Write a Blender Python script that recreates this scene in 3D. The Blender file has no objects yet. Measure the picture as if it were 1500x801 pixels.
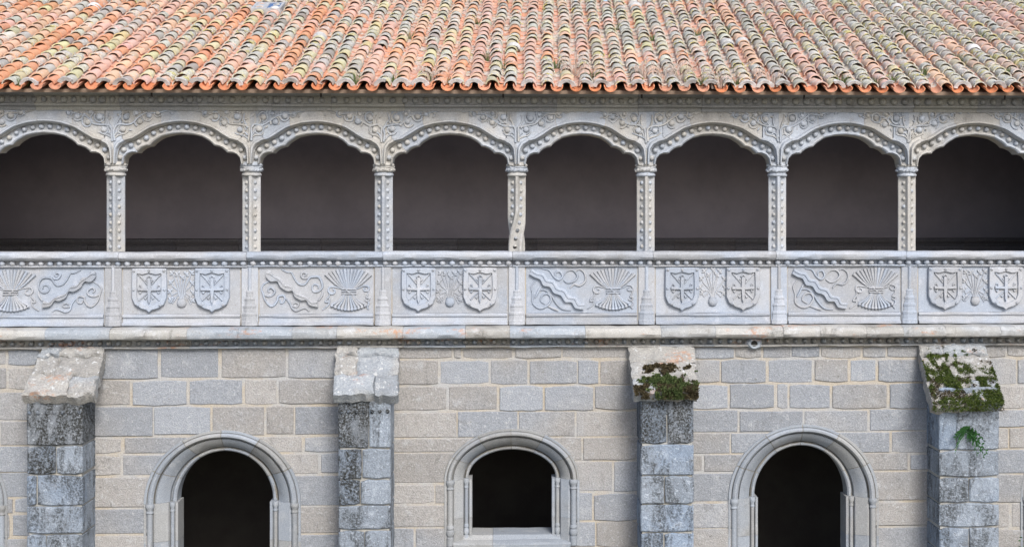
import bpy, math, random
from mathutils import Vector, noise
R = math.radians
random.seed(7)

# ------------------------------------------------------------------ camera, light, exposure
scene = bpy.context.scene
F, PPX, YH, DIST, ZC, PSI = 2200.0, 846.0, 305.0, 22.0, 6.0, R(2.5)
cam_d = bpy.data.cameras.new('camera')
cam = bpy.data.objects.new('camera', cam_d)
scene.collection.objects.link(cam)
cam.location = (0, -DIST, ZC)
cam.rotation_euler = (R(90), 0, -PSI)
cam_d.sensor_width = 36
cam_d.lens = 36 * F / 1500
cam_d.shift_x = (750 - PPX) / 1500
cam_d.shift_y = (YH - 400.5) / 1500
cam_d.clip_end = 2000
scene.camera = cam

SUN_EL, SUN_AZ = R(38), R(17)          # azimuth measured from the camera side towards the right
world = bpy.data.worlds.new('World'); scene.world = world; world.use_nodes = True
wn = world.node_tree; wn.nodes.clear()
sky = wn.nodes.new('ShaderNodeTexSky'); sky.sky_type = 'NISHITA'; sky.sun_disc = False
sky.sun_elevation = SUN_EL; sky.sun_rotation = R(180) - SUN_AZ
sky.air_density = 0.9; sky.dust_density = 5.0; sky.ozone_density = 1.0; sky.altitude = 1100
bg = wn.nodes.new('ShaderNodeBackground'); bg.inputs['Strength'].default_value = 0.095
wo = wn.nodes.new('ShaderNodeOutputWorld')
wn.links.new(sky.outputs[0], bg.inputs[0]); wn.links.new(bg.outputs[0], wo.inputs[0])
sl = bpy.data.lights.new('sun', 'SUN'); sl.energy = 1.5; sl.angle = R(20); sl.color = (1.0, 0.975, 0.945)
sun = bpy.data.objects.new('sun', sl); scene.collection.objects.link(sun)
sdir = Vector((math.sin(SUN_AZ) * math.cos(SUN_EL), -math.cos(SUN_AZ) * math.cos(SUN_EL), math.sin(SUN_EL)))
sun.rotation_euler = sdir.to_track_quat('Z', 'Y').to_euler()
sun.location = (8, -20, 30)
scene.view_settings.view_transform = 'Standard'; scene.view_settings.look = 'None'
scene.view_settings.exposure = 1.22; scene.view_settings.gamma = 1.0
scene.view_settings.use_curve_mapping = False
scene.render.engine = 'CYCLES'
scene.cycles.max_bounces = 6

# ------------------------------------------------------------------ helpers
def W(px, py, Y=0.0):
    u = (px - PPX) / F; v = (YH - py) / F
    dx = math.sin(PSI) + u * math.cos(PSI); dy = math.cos(PSI) - u * math.sin(PSI)
    t = (Y + DIST) / dy
    return (t * dx, ZC + t * v)
def X(px, Y=0.0): return W(px, 300, Y)[0]
def Z(py, Y=0.0): return W(750, py, Y)[1]
def nz(x, y=0.0, z=0.0): return noise.noise(Vector((x, y, z)))
def rnd(a, b): return random.uniform(a, b)

ORG = {}
col = scene.collection
class MB:
    def __init__(self): self.v = []; self.f = []; self.c = []
    def add(self, vs, fs, c=None):
        o = len(self.v); self.v += [tuple(p) for p in vs]
        for f in fs: self.f.append(tuple(i + o for i in f)); self.c.append(c)
    def box(self, x0, x1, y0, y1, z0, z1):
        self.add([(x0,y0,z0),(x1,y0,z0),(x1,y1,z0),(x0,y1,z0),(x0,y0,z1),(x1,y0,z1),(x1,y1,z1),(x0,y1,z1)],
                 [(3,2,1,0),(4,5,6,7),(0,1,5,4),(1,2,6,5),(2,3,7,6),(3,0,4,7)])
    def tube(self, pts, rad, n=6, sy=1.0, c=None):
        pts = [Vector(p) for p in pts]; rings = []
        for i, p in enumerate(pts):
            a = pts[max(0, i-1)]; b = pts[min(len(pts)-1, i+1)]; d = (b - a).normalized()
            up = Vector((0, 1, 0)) if abs(d.y) < .9 else Vector((1, 0, 0))
            s = d.cross(up).normalized(); u = s.cross(d).normalized()
            r = rad[i] if isinstance(rad, (list, tuple)) else rad
            rings.append([p + s * r * math.cos(2*math.pi*k/n) + u * r * sy * math.sin(2*math.pi*k/n) for k in range(n)])
        vs = [q for rg in rings for q in rg]; fs = []
        for i in range(len(pts)-1):
            for k in range(n):
                a = i*n+k; b = i*n+(k+1) % n
                fs.append((a, b, b+n, a+n))
        fs.append(tuple(reversed(range(n)))); fs.append(tuple(range(len(vs)-n, len(vs))))
        self.add(vs, fs, c)
    def lathe(self, cx, cy, prof, n=12, ph=0.0, wob=0.0):
        vs = []; fs = []
        for (r, z) in prof:
            for k in range(n):
                a = 2*math.pi*k/n + ph
                rr = r * (1 + wob * nz(cx*3 + math.cos(a)*3, math.sin(a)*3, z*25))
                vs.append((cx + rr*math.cos(a), cy + rr*math.sin(a), z))
        for i in range(len(prof)-1):
            for k in range(n):
                a = i*n+k; b = i*n+(k+1) % n
                fs.append((a, b, b+n, a+n))
        fs.append(tuple(reversed(range(n)))); fs.append(tuple(range(len(vs)-n, len(vs))))
        self.add(vs, fs)
    def prism(self, poly, yf, yb, bev=0.0):
        """xz polygon (counter-clockwise seen from the camera) from y=yf (front) back to yb"""
        n = len(poly)
        if bev > 0:
            cx = sum(p[0] for p in poly)/n; cz = sum(p[1] for p in poly)/n
            ins = []
            for i, (x, z) in enumerate(poly):
                x0, z0 = poly[i-1]; x1, z1 = poly[(i+1) % n]
                tx, tz = x1-x0, z1-z0; l = math.hypot(tx, tz) or 1
                ins.append((x - tz/l*bev, z + tx/l*bev))
            vs = [(x, yf, z) for x, z in ins] + [(x, yf+bev*.8, z) for x, z in poly] + [(x, yb, z) for x, z in poly]
            m = 3
        else:
            vs = [(x, yf, z) for x, z in poly] + [(x, yb, z) for x, z in poly]; m = 2
        fs = [tuple(range(n)), tuple(reversed(range((m-1)*n, m*n)))]
        for r in range(m-1):
            for i in range(n):
                j = (i+1) % n
                fs.append((r*n+i, (r+1)*n+i, (r+1)*n+j, r*n+j))
        self.add(vs, fs)
    def extrude(self, prof, x0, x1, step=0.12, jit=0.004, seed=0.0):
        """profile of (y,z) swept along x, worn by a smooth noise"""
        n = max(1, int(round((x1-x0)/step))); m = len(prof); vs = []; fs = []
        for i in range(n+1):
            x = x0 + (x1-x0)*i/n
            for k, (y, z) in enumerate(prof):
                vs.append((x, y + jit*nz(x*4+seed, k*.9, 1.3), z + jit*nz(x*4+seed, k*.9, 7.7)))
        for i in range(n):
            for k in range(m):
                l = (k+1) % m
                fs.append((i*m+k, (i+1)*m+k, (i+1)*m+l, i*m+l))
        fs.append(tuple(range(m))); fs.append(tuple(reversed(range(n*m, n*m+m))))
        self.add(vs, fs)

def link(o, parent, wloc):
    col.objects.link(o)
    if parent is not None:
        o.parent = parent; p = ORG[parent.name]
        o.location = (wloc[0]-p[0], wloc[1]-p[1], wloc[2]-p[2])
    else: o.location = wloc
    ORG[o.name] = tuple(wloc)
    return o
def emit(mb, name, mat, parent=None, smooth=35, origin=None, kind=None):
    vs = mb.v
    if origin is None:
        n = len(vs); xs = [p[0] for p in vs]; ys = [p[1] for p in vs]; zs = [p[2] for p in vs]
        origin = ((min(xs)+max(xs))/2, (min(ys)+max(ys))/2, min(zs))
    ox, oy, oz = origin
    me = bpy.data.meshes.new(name)
    me.from_pydata([(x-ox, y-oy, z-oz) for x, y, z in vs], [], mb.f)
    if any(c is not None for c in mb.c):
        at = me.attributes.new('col', 'FLOAT_COLOR', 'FACE')
        buf = []
        for c in mb.c: buf += list(c or (1, 1, 1, 0))
        at.data.foreach_set('color', buf)
    me.materials.append(mat)
    if smooth:
        me.shade_smooth()
        me.set_sharp_from_angle(angle=R(smooth))
    o = bpy.data.objects.new(name, me)
    link(o, parent, origin)
    if kind: o['kind'] = kind
    return o
def inst(me, name, wloc, parent, scale=(1, 1, 1), rot=(0, 0, 0)):
    o = bpy.data.objects.new(name, me); link(o, parent, wloc); o.scale = scale; o.rotation_euler = rot
    return o
def tag(o, label, cat, group=None):
    o['label'] = label; o['category'] = cat
    if group: o['group'] = group
    return o
def thing(name, label, cat, loc, group=None):
    o = bpy.data.objects.new(name, None); o.empty_display_size = .2
    link(o, None, loc); return tag(o, label, cat, group)
def struct(o): o['kind'] = 'structure'; return o
def smoothpath(pts, k=4):
    out = []
    P = [Vector(p) for p in pts]
    for i in range(len(P)-1):
        p0 = P[max(0, i-1)]; p1 = P[i]; p2 = P[i+1]; p3 = P[min(len(P)-1, i+2)]
        for j in range(k):
            t = j/k
            out.append(.5*((2*p1)+(p2-p0)*t+(2*p0-5*p1+4*p2-p3)*t*t+(3*p1-p0-3*p2+p3)*t**3))
    out.append(P[-1]); return out

# ------------------------------------------------------------------ materials
class NT:
    def __init__(self, name):
        self.m = bpy.data.materials.new(name); self.m.use_nodes = True
        self.t = self.m.node_tree; self.b = self.t.nodes['Principled BSDF']
        self.pos = None
    def n(self, typ, **kw):
        nd = self.t.nodes.new(typ)
        for k, v in kw.items(): setattr(nd, k, v)
        return nd
    def l(self, a, b): self.t.links.new(a, b)
    def setin(self, nd, i, v):
        if isinstance(v, (int, float, tuple)): nd.inputs[i].default_value = v
        else: self.l(v, nd.inputs[i])
    def P(self):
        if self.pos is None: self.pos = self.n('ShaderNodeNewGeometry').outputs['Position']
        return self.pos
    def noise(self, scale, detail=4, rough=.6, vec=None, dist=0.0, stretch=None):
        v = vec or self.P()
        if stretch:
            mp = self.n('ShaderNodeMapping'); mp.inputs['Scale'].default_value = stretch; self.l(v, mp.inputs[0]); v = mp.outputs[0]
        nd = self.n('ShaderNodeTexNoise'); self.l(v, nd.inputs['Vector'])
        nd.inputs['Scale'].default_value = scale; nd.inputs['Detail'].default_value = detail
        nd.inputs['Roughness'].default_value = rough; nd.inputs['Distortion'].default_value = dist
        return nd.outputs['Fac']
    def ramp(self, fac, a, b, lo=0.0, hi=1.0):
        nd = self.n('ShaderNodeMapRange'); nd.interpolation_type = 'SMOOTHSTEP'
        self.setin(nd, 0, fac); self.setin(nd, 1, a); self.setin(nd, 2, b); self.setin(nd, 3, lo); self.setin(nd, 4, hi)
        return nd.outputs[0]
    def math(self, op, a, b=0.0):
        nd = self.n('ShaderNodeMath', operation=op); self.setin(nd, 0, a); self.setin(nd, 1, b); return nd.outputs[0]
    def mix(self, fac, a, b, blend='MIX'):
        nd = self.n('ShaderNodeMix', data_type='RGBA', blend_type=blend)
        self.setin(nd, 0, fac)
        for i, v in ((6, a), (7, b)):
            if isinstance(v, tuple): v = v if len(v) == 4 else v + (1,)
            self.setin(nd, i, v)
        return nd.outputs[2]
    def rand(self): return self.n('ShaderNodeObjectInfo').outputs['Random']
    def bump(self, h, strength=.5, dist=.01, prev=None):
        nd = self.n('ShaderNodeBump'); nd.inputs['Strength'].default_value = strength; nd.inputs['Distance'].default_value = dist
        self.l(h, nd.inputs['Height'])
        if prev: self.l(prev, nd.inputs['Normal'])
        return nd.outputs[0]
    def out(self, c, rough=.9, normal=None, spec=.25):
        self.setin(self.b, 'Base Color', c if not isinstance(c, tuple) else c + (1,))
        self.setin(self.b, 'Roughness', rough); self.b.inputs['Specular IOR Level'].default_value = spec
        if normal: self.l(normal, self.b.inputs['Normal'])
        return self.m

def stone(name, blue, warm, dark, light, var=.5, patch=.6, stain=0.3, fine=70, bumpd=.006, orange=0.0, rough_bump=.5, black=0.0, speck=.5, bth=.46):
    m = NT(name)
    big = m.noise(patch, 3, .6)
    r = m.rand()
    mixf = m.ramp(m.math('ADD', m.math('MULTIPLY', big, 1.0), m.math('MULTIPLY', m.math('SUBTRACT', r, .5), var)), .36, .64)
    c = m.mix(mixf, blue, warm)
    r2 = m.math('FRACT', m.math('MULTIPLY', r, 37.7))
    c = m.mix(1.0, c, m.mix(r2, (.86, .86, .86), (1.1, 1.1, 1.1)), 'MULTIPLY')
    mid = m.noise(5.5, 6, .65)
    c = m.mix(m.math('MULTIPLY', m.ramp(mid, .52, .75), .65), c, light)
    c = m.mix(m.math('MULTIPLY', m.ramp(m.noise(3.3, 7, .7, dist=.4), .56, .74), stain), c, dark)
    f1 = m.noise(fine, 3, .7)
    c = m.mix(m.math('MULTIPLY', m.ramp(f1, .35, .30 + .35), 1.0), m.mix(1.0, c, (.72, .72, .73), 'MULTIPLY'), c)
    f2 = m.noise(fine*.45, 2, .5)
    c = m.mix(m.math('MULTIPLY', m.ramp(f2, .62, .70), speck), c, light)
    f3 = m.noise(fine*.3, 3, .5)
    c = m.mix(m.math('MULTIPLY', m.ramp(f3, .68, .74), .7), c, dark)
    if orange > 0:
        o = m.ramp(m.noise(2.2, 6, .7, stretch=(.6, 1, 1.6)), .56, .66)
        o = m.math('MULTIPLY', o, m.ramp(m.noise(16, 4, .7), .42, .58))
        c = m.mix(m.math('MULTIPLY', o, orange), c, (.46, .19, .07))
    if black > 0:
        o = m.ramp(m.noise(3.6, 7, .75, dist=.6, stretch=(1, 1, .38)), bth, bth+.13)
        o = m.math('MULTIPLY', o, m.ramp(m.noise(34, 4, .75), .34, .60))
        c = m.mix(m.math('MULTIPLY', o, black), c, (.025, .025, .022))
    n1 = m.bump(mid, rough_bump*.7, bumpd*3)
    n2 = m.bump(f1, rough_bump, bumpd, n1)
    return m.out(c, .92, n2)

M = {}
M['carved'] = stone('carved_grey_stone', (.40, .435, .48), (.455, .44, .405), (.22, .205, .18), (.58, .585, .59), var=.35, patch=.9, stain=.6, fine=90, bumpd=.003, speck=.35, black=.30, bth=.56)
M['panel'] = stone('panel_stone', (.38, .425, .49), (.415, .425, .44), (.26, .24, .21), (.56, .58, .62), var=.3, patch=1.1, stain=.4, fine=100, bumpd=.003, speck=.3)
M['course'] = stone('string_course_stone', (.38, .42, .46), (.43, .42, .39), (.2, .185, .16), (.56, .57, .58), var=.5, patch=.9, stain=.75, fine=80, bumpd=.006, orange=.6, speck=.5, black=.45, bth=.54)
M['cornice'] = stone('cornice_stone', (.31, .31, .30), (.34, .33, .29), (.15, .14, .12), (.39, .385, .36), var=.6, patch=.9, stain=.6, fine=70, bumpd=.006, speck=.3)
M['ashlar'] = stone('ashlar_granite', (.32, .340, .365), (.36, .348, .33), (.18, .175, .165), (.46, .47, .48), var=.45, patch=.45, stain=.6, fine=55, bumpd=.012, rough_bump=1.0, black=.38, bth=.56, speck=.45)
M['surround'] = stone('window_surround_stone', (.30, .33, .365), (.32, .325, .32), (.17, .165, .155), (.43, .445, .455), var=.5, patch=.8, stain=.5, fine=90, bumpd=.004, speck=.3)
M['butt'] = stone('buttress_granite', (.265, .325, .405), (.285, .325, .37), (.10, .10, .10), (.48, .53, .59), var=.6, patch=.9, stain=.7, fine=48, bumpd=.016, rough_bump=1.0, black=.8, speck=.6, bth=.46)
M['stained'] = stone('buttress_stained_shaded_granite', (.21, .25, .30), (.22, .24, .26), (.05, .05, .048), (.42, .45, .48), var=.6, patch=1.5, stain=.9, fine=48, bumpd=.014, rough_bump=1.0, black=1.0, speck=.6, bth=.38)  # black staining, also used as painted shade below the grassy cap
M['cap'] = stone('lichen_cap_stone', (.33, .355, .375), (.37, .36, .335), (.13, .125, .115), (.52, .53, .53), var=.6, patch=1.4, stain=.55, fine=40, bumpd=.014, rough_bump=1.0, orange=.5, speck=.9)
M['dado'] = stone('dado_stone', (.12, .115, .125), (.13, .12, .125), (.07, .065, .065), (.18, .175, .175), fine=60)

def mortar_mat(name, a, b):
    m = NT(name); c = m.mix(m.ramp(m.noise(1.3, 5, .65), .38, .62), a, b)
    f = m.noise(60, 4, .7); c = m.mix(m.ramp(f, .3, .7), m.mix(1.0, c, (.7, .7, .7), 'MULTIPLY'), c)
    return m.out(c, .95, m.bump(f, .8, .008))
M['mortar'] = mortar_mat('lime_mortar', (.455, .405, .33), (.42, .42, .415))
M['white_mortar'] = mortar_mat('white_mortar', (.66, .65, .63), (.40, .39, .37))
M['joint'] = mortar_mat('dark_joint', (.20, .185, .16), (.30, .285, .25))
M['grey_mortar'] = mortar_mat('grey_joint', (.40, .38, .33), (.42, .42, .40))

def tile_mat():
    m = NT('clay_tile'); at = m.n('ShaderNodeAttribute', attribute_name='col'); c = at.outputs['Color']; al = at.outputs['Alpha']
    n0 = m.noise(9, 5, .7)
    c = m.mix(1.0, c, m.mix(n0, (.82, .82, .82), (1.16, 1.16, 1.16)), 'MULTIPLY')
    # pale grey lichen crusts, more of them where the tile is old
    n1 = m.noise(14, 5, .7, dist=.3)
    th = m.math('SUBTRACT', .80, m.math('MULTIPLY', al, .46))
    k = m.ramp(m.math('SUBTRACT', n1, th), -.04, .07)
    c = m.mix(m.math('MULTIPLY', k, .85), c, m.mix(m.ramp(m.noise(25, 3, .6), .35, .65), (.40, .395, .36), (.64, .63, .58)))
    n2 = m.noise(7, 5, .7, dist=.5)
    c = m.mix(m.math('MULTIPLY', m.ramp(m.math('SUBTRACT', n2, m.math('SUBTRACT', .84, m.math('MULTIPLY', al, .34))), 0, .07), .75), c, (.50, .43, .10))
    n3 = m.noise(48, 3, .6)
    c = m.mix(m.math('MULTIPLY', m.ramp(m.math('SUBTRACT', n3, m.math('SUBTRACT', .71, m.math('MULTIPLY', al, .17))), 0, .06), .8), c, (.09, .085, .07))
    return m.out(c, .9, m.bump(n1, .5, .008, m.bump(n3, .3, .004)))
M['tile'] = tile_mat()

def simple(name, c0, c1, sc=8, rough=.9, bd=.01, bs=.5):
    m = NT(name); f = m.noise(sc, 5, .65); return m.out(m.mix(m.ramp(f, .3, .7), c0, c1), rough, m.bump(f, bs, bd))
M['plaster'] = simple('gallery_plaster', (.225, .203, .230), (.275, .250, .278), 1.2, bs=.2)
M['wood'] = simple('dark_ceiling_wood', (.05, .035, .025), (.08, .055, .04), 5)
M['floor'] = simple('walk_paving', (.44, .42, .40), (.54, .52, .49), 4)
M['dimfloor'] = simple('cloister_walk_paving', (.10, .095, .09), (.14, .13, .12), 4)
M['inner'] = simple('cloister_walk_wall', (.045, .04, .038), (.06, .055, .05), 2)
M['ground'] = simple('courtyard_gravel', (.13, .125, .10), (.19, .18, .15), 3, bd=.03)
M['iron'] = simple('black_iron', (.012, .012, .012), (.03, .025, .02), 30, .6)
M['moss'] = simple('green_moss', (.05, .085, .016), (.15, .19, .05), 26)
M['brownmoss'] = simple('brown_moss', (.06, .045, .025), (.13, .11, .06), 26)
M['grass'] = simple('green_grass', (.055, .095, .03), (.13, .16, .06), 20)
M['drygrass'] = simple('dry_grass', (.40, .30, .25), (.56, .47, .40), 20)
M['fern'] = simple('fern_leaf', (.02, .075, .02), (.05, .15, .04), 30)
M['frame'] = simple('weathered_zinc', (.30, .31, .32), (.46, .46, .46), 14, .5)
mg = NT('blue_roof_glass'); M['glass'] = mg.out((.07, .13, .27), .12, None, .6)
M['deck'] = simple('roof_bedding', (.22, .16, .12), (.33, .25, .19), 9)

def ball_mesh(name, mat, n=12, m=6):
    vs = []; fs = []
    for i in range(m):
        th = math.pi/2 * i/(m-1) * 1.12
        for k in range(n):
            a = 2*math.pi*k/n
            r = math.sin(th) + .001
            vs.append((r*math.cos(a), -math.cos(th), r*math.sin(a)))
    for i in range(m-1):
        for k in range(n):
            b = i*n+k; d = i*n+(k+1) % n
            fs.append((b, d, d+n, b+n))
    fs.append(tuple(reversed(range(n))))
    vs = [(x*(1+.07*nz(x*2+m, y*2, z*2)), y, z*(1+.07*nz(x*2, y*2, z*2+5))) for x, y, z in vs]
    me = bpy.data.meshes.new(name); me.from_pydata(vs, [], [tuple(reversed(f)) for f in fs]); me.materials.append(mat); me.shade_smooth()
    return me
BALL = {k: ball_mesh('ball', M[k]) for k in ('carved', 'panel', 'course', 'cornice', 'stained')}
def ball(mat, x, y, z, r, parent, d=.9):
    s = rnd(.9, 1.08)
    return inst(BALL[mat], 'ball', (x, y, z), parent, (r*s, r*d*s, r*s*rnd(.94, 1.04)), (0, rnd(-3, 3), 0))

# ------------------------------------------------------------------ setting
XL, XR = -9.6, 9.9
def sheet(name, x0, x1, y0, y1, z, mat):
    b = MB(); b.add([(x0,y0,z),(x1,y0,z),(x1,y1,z),(x0,y1,z)], [(0,1,2,3)]); return struct(emit(b, name, mat, smooth=0))
sheet('ground', -400, 400, -400, 400, 0.0, M['ground'])
def slab(name, *a, mat):
    b = MB(); b.box(*a); return struct(emit(b, name, mat, smooth=0))
ZRAIL = Z(368, -.05); GF = ZRAIL - 1.12
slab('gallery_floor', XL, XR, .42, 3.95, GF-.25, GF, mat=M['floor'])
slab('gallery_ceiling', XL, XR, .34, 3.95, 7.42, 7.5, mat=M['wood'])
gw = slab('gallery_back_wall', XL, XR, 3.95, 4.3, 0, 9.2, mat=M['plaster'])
slab('gallery_end_wall', XL-.3, XL, .3, 4.3, 0, 7.5, mat=M['plaster'])
slab('gallery_end_wall', XR, XR+.3, .3, 4.3, 0, 7.5, mat=M['plaster'])
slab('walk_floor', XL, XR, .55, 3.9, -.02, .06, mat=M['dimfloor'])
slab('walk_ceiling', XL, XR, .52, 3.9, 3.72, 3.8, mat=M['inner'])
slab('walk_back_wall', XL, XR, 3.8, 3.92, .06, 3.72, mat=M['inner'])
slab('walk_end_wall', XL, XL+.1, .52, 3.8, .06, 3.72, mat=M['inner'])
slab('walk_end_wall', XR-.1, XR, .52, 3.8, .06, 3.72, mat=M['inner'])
# stone dado along the back of the gallery
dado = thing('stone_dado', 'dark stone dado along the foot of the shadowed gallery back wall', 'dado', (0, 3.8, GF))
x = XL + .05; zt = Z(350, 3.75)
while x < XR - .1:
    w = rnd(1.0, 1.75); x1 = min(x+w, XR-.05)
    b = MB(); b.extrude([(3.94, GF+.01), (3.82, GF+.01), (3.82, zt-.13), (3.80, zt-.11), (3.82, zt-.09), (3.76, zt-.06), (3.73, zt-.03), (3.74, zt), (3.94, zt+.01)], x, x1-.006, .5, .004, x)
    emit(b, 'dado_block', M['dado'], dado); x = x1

# ------------------------------------------------------------------ upper arcade
CPX = [-36, 166, 366, 561, 757, 947, 1141, 1332, 1525]
CX = [X(p) for p in CPX]
ZSPR = Z(240.5); ZTOP = Z(163)
INNER = [(84.5,0),(82.8,8.7),(77.5,14),(70.5,16.3),(64.4,15.7),(62.7,18.6),(57.4,22.7),(51.3,25.3),(45.5,26.2),(44,29),(39,33.2),(28.6,39.3),(14.6,42.6),(0,43.7)]
OUTER = [(98,0),(98,12),(98,25),(94,33),(86,38.2),(74,40.2),(70,43),(63.5,47.3),(46,57.6),(25,63.7),(10,66),(0,66.4)]
def resample(pl, n):
    L = [0]
    for a, b in zip(pl, pl[1:]): L.append(L[-1] + math.hypot(b[0]-a[0], b[1]-a[1]))
    out = []
    for i in range(n+1):
        s = L[-1]*i/n; k = 0
        while k < len(L)-2 and L[k+1] < s: k += 1
        t = (s-L[k])/max(1e-9, L[k+1]-L[k]); out.append((pl[k][0]+(pl[k+1][0]-pl[k][0])*t, pl[k][1]+(pl[k+1][1]-pl[k][1])*t))
    return out
NH = 44
RI = resample(INNER, NH); RO = resample(OUTER, NH)
RI = RI + [(-x, z) for x, z in reversed(RI[:-1])]; RO = RO + [(-x, z) for x, z in reversed(RO[:-1])]
NT_ = len(RI) - 1
SEC = [(0,.30),(0,.035),(.03,.012),(.10,-.004),(.17,.006),(.20,.04),(.235,.044),(.25,.075),(.30,.08),(.62,.08),(.66,.07),(.675,.015),(.71,.012),(.73,-.03),(.79,-.058),(.88,-.058),(.93,-.03),(.945,.004),(1,.006)]
def arch_xy(k, t, cx, kx):
    ix, iz = RI[k]; ox, oz = RO[k]
    return cx + (ix+(ox-ix)*t)*kx*.01*-1, ZSPR + (iz+(oz-iz)*t)*.01
def arch_stone(cx, kx, k0, k1, gap=.004):
    b = MB(); vs = []; m = len(SEC); rows = []
    for k in range(k0, k1+1):
        sh = gap if k == k0 and k0 > 0 else (-gap if k == k1 and k1 < NT_ else 0)
        row = []
        for t, y in SEC:
            x, z = arch_xy(k, t, cx, kx)
            row.append((x+sh+.002*nz(x*9, z*9), y+.003*nz(x*7, z*7, 3), z+.003*nz(x*7, z*7, 9)))
        xo = row[-1][0]
        row += [(xo, .006, ZTOP), (xo, .30, ZTOP)]
        rows.append(row)
    m = len(rows[0])
    for r in rows: vs += r
    fs = []
    for i in range(len(rows)-1):
        for j in range(m):
            l = (j+1) % m
            fs.append((i*m+j, i*m+l, (i+1)*m+l, (i+1)*m+j))
    fs.append(tuple(reversed(range(m)))); fs.append(tuple(range(len(vs)-m, len(vs))))
    b.add(vs, [tuple(reversed(f)) for f in fs]); return b
SIDE = lambda i: 'away from the mossiest buttress' if i < 4 else 'toward the mossiest buttress'
side_txt = ['fourth', 'third', 'second', 'first', 'first', 'second', 'third', 'fourth']
FRUITS = [(187, 300, 27), (252, 258, 26), (97, 265, 29), (66, 352, 27), (172, 236, 20), (318, 236, 20)]
arches = []
for i in range(8):
    cx = (CX[i]+CX[i+1])/2; w = CX[i+1]-CX[i]; kx = w/1.96
    toward = SIDE(i)
    t = thing('scalloped_arch', 'scalloped stone arch with balls, %s from the twisted column %s' % (side_txt[i], toward), 'arch', (cx, .15, ZSPR), 'scalloped arches of the upper gallery')
    arches.append(t)
    cuts = [0, 16 + random.randint(-2, 2), 33 + random.randint(-2, 2), NT_-33 + random.randint(-2, 2), NT_-16 + random.randint(-2, 2), NT_]
    for a, c in zip(cuts, cuts[1:]):
        emit(arch_stone(cx, kx, a, c), 'arch_stone', M['carved'], t, 28)
    b = arch_stone(cx, kx, 0, NT_, 0)                   # pale joint mortar just behind the stones
    b.v = [(x_, y_+.006, z_-.002) for x_, y_, z_ in b.v]
    emit(b, 'joint_mortar', M['mortar'], t, 28)
    nb = 18; pl = [arch_xy(k, .46, cx, kx) for k in range(NT_+1)]
    L = [0]
    for p, q in zip(pl, pl[1:]): L.append(L[-1]+math.hypot(q[0]-p[0], q[1]-p[1]))
    for j in range(nb):
        s = L[-1]*(j+.75)/(nb+.5); k = max(q for q in range(NT_) if L[q] <= s); f = (s-L[k])/(L[k+1]-L[k])
        ball('carved', pl[k][0]+(pl[k+1][0]-pl[k][0])*f, .072, pl[k][1]+(pl[k+1][1]-pl[k][1])*f, .040, t, 1.25)
    # carved scrolls of the spandrel, half on each side of every column
    for s, c0 in ((1, CX[i]), (-1, CX[i+1])):
        def pt(dx, cy, y=.0): return (c0 + s*dx/5.008*.01*(kx), y, Z(120 + cy/5.008))
        jr = lambda a: a + rnd(-7, 7)
        b = MB()
        for path, r0 in (([(8,440),(10,390),(10,340),(40,322),(90,318),(142,305),(190,262),(240,240),(300,238),(352,222),(400,216)], .013),
                         ([(12,345),(30,310),(42,270),(36,236)], .012), ([(60,320),(80,292),(62,250)], .009),
                         ([(142,305),(160,270),(140,236)], .009), ([(215,248),(230,285),(262,292),(286,270)], .009),
                         ([(10,400),(34,372),(50,378)], .01), ([(12,420),(44,398),(84,386),(104,372)], .009),
                         ([(330,228),(342,214),(372,228),(420,214),(452,226)], .007)):
            sp = smoothpath([pt(jr(a), jr(c)) for a, c in path], 3); n = len(sp)
            b = MB(); b.tube(sp, [r0*1.45*(1.05-.5*q/n) for q in range(n)], 6, 1.1); emit(b, 'vine_stem', M['carved'], t, 60)
        for fx, fy, r in FRUITS:
            a0 = rnd(0, 6.3); b = MB()
            sp = [pt(fx+1.32*r*math.cos(a0+q*.42)*(1-.02*q), fy+1.32*r*math.sin(a0+q*.42)) for q in range(11)]
            b.tube(sp, [.0145*(1.1-.05*q) for q in range(11)], 6, 1.1)
            for q in (2, 6):                              # small leaf lobes on the scroll
                p = sp[q]; b.tube([p, (p[0]+s*rnd(-.02,.03), p[1], p[2]+rnd(-.025,.03))], [.016, .005], 5, 1)
            emit(b, 'vine_scroll', M['carved'], t, 60)
        for q in range(22):                               # small carved leaves filling the field
            dx, cy = rnd(14, 430), rnd(216, 400); off = 98-dx/5.008
            lim = max(z for x_, z in RO if abs(abs(x_)-off) < 3.5) if any(abs(abs(x_)-off) < 3.5 for x_, z in RO) else 25
            if 240.5-(120+cy/5.008) < lim+5: continue
            p = Vector(pt(dx, cy, .0)); a = rnd(0, 6.28); d = Vector((math.cos(a), 0, math.sin(a)))*rnd(.018, .034)
            b = MB(); b.tube([p-d, p-d*.2+Vector((0, -.006, 0)), p+d*.5, p+d], [.004, .013, .010, .003], 6, 1.1); emit(b, 'carved_leaf', M['carved'], t, 60)
        for fx, fy, r in FRUITS:
            p = pt(jr(fx), jr(fy), .004); ball('carved', p[0], p[1], p[2], r/5.008*.01*.86, t, .8)
    # top fillet over the spandrel is part of the cornice

# plain masonry closing the gallery front beyond the end columns
slab('gallery_end_wall', XL, CX[0]-.14, .02, .3, Z(475.6), ZTOP, mat=M['carved'])
slab('gallery_end_wall', CX[8]+.14, XR, .02, .3, Z(475.6), ZTOP, mat=M['carved'])

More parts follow.
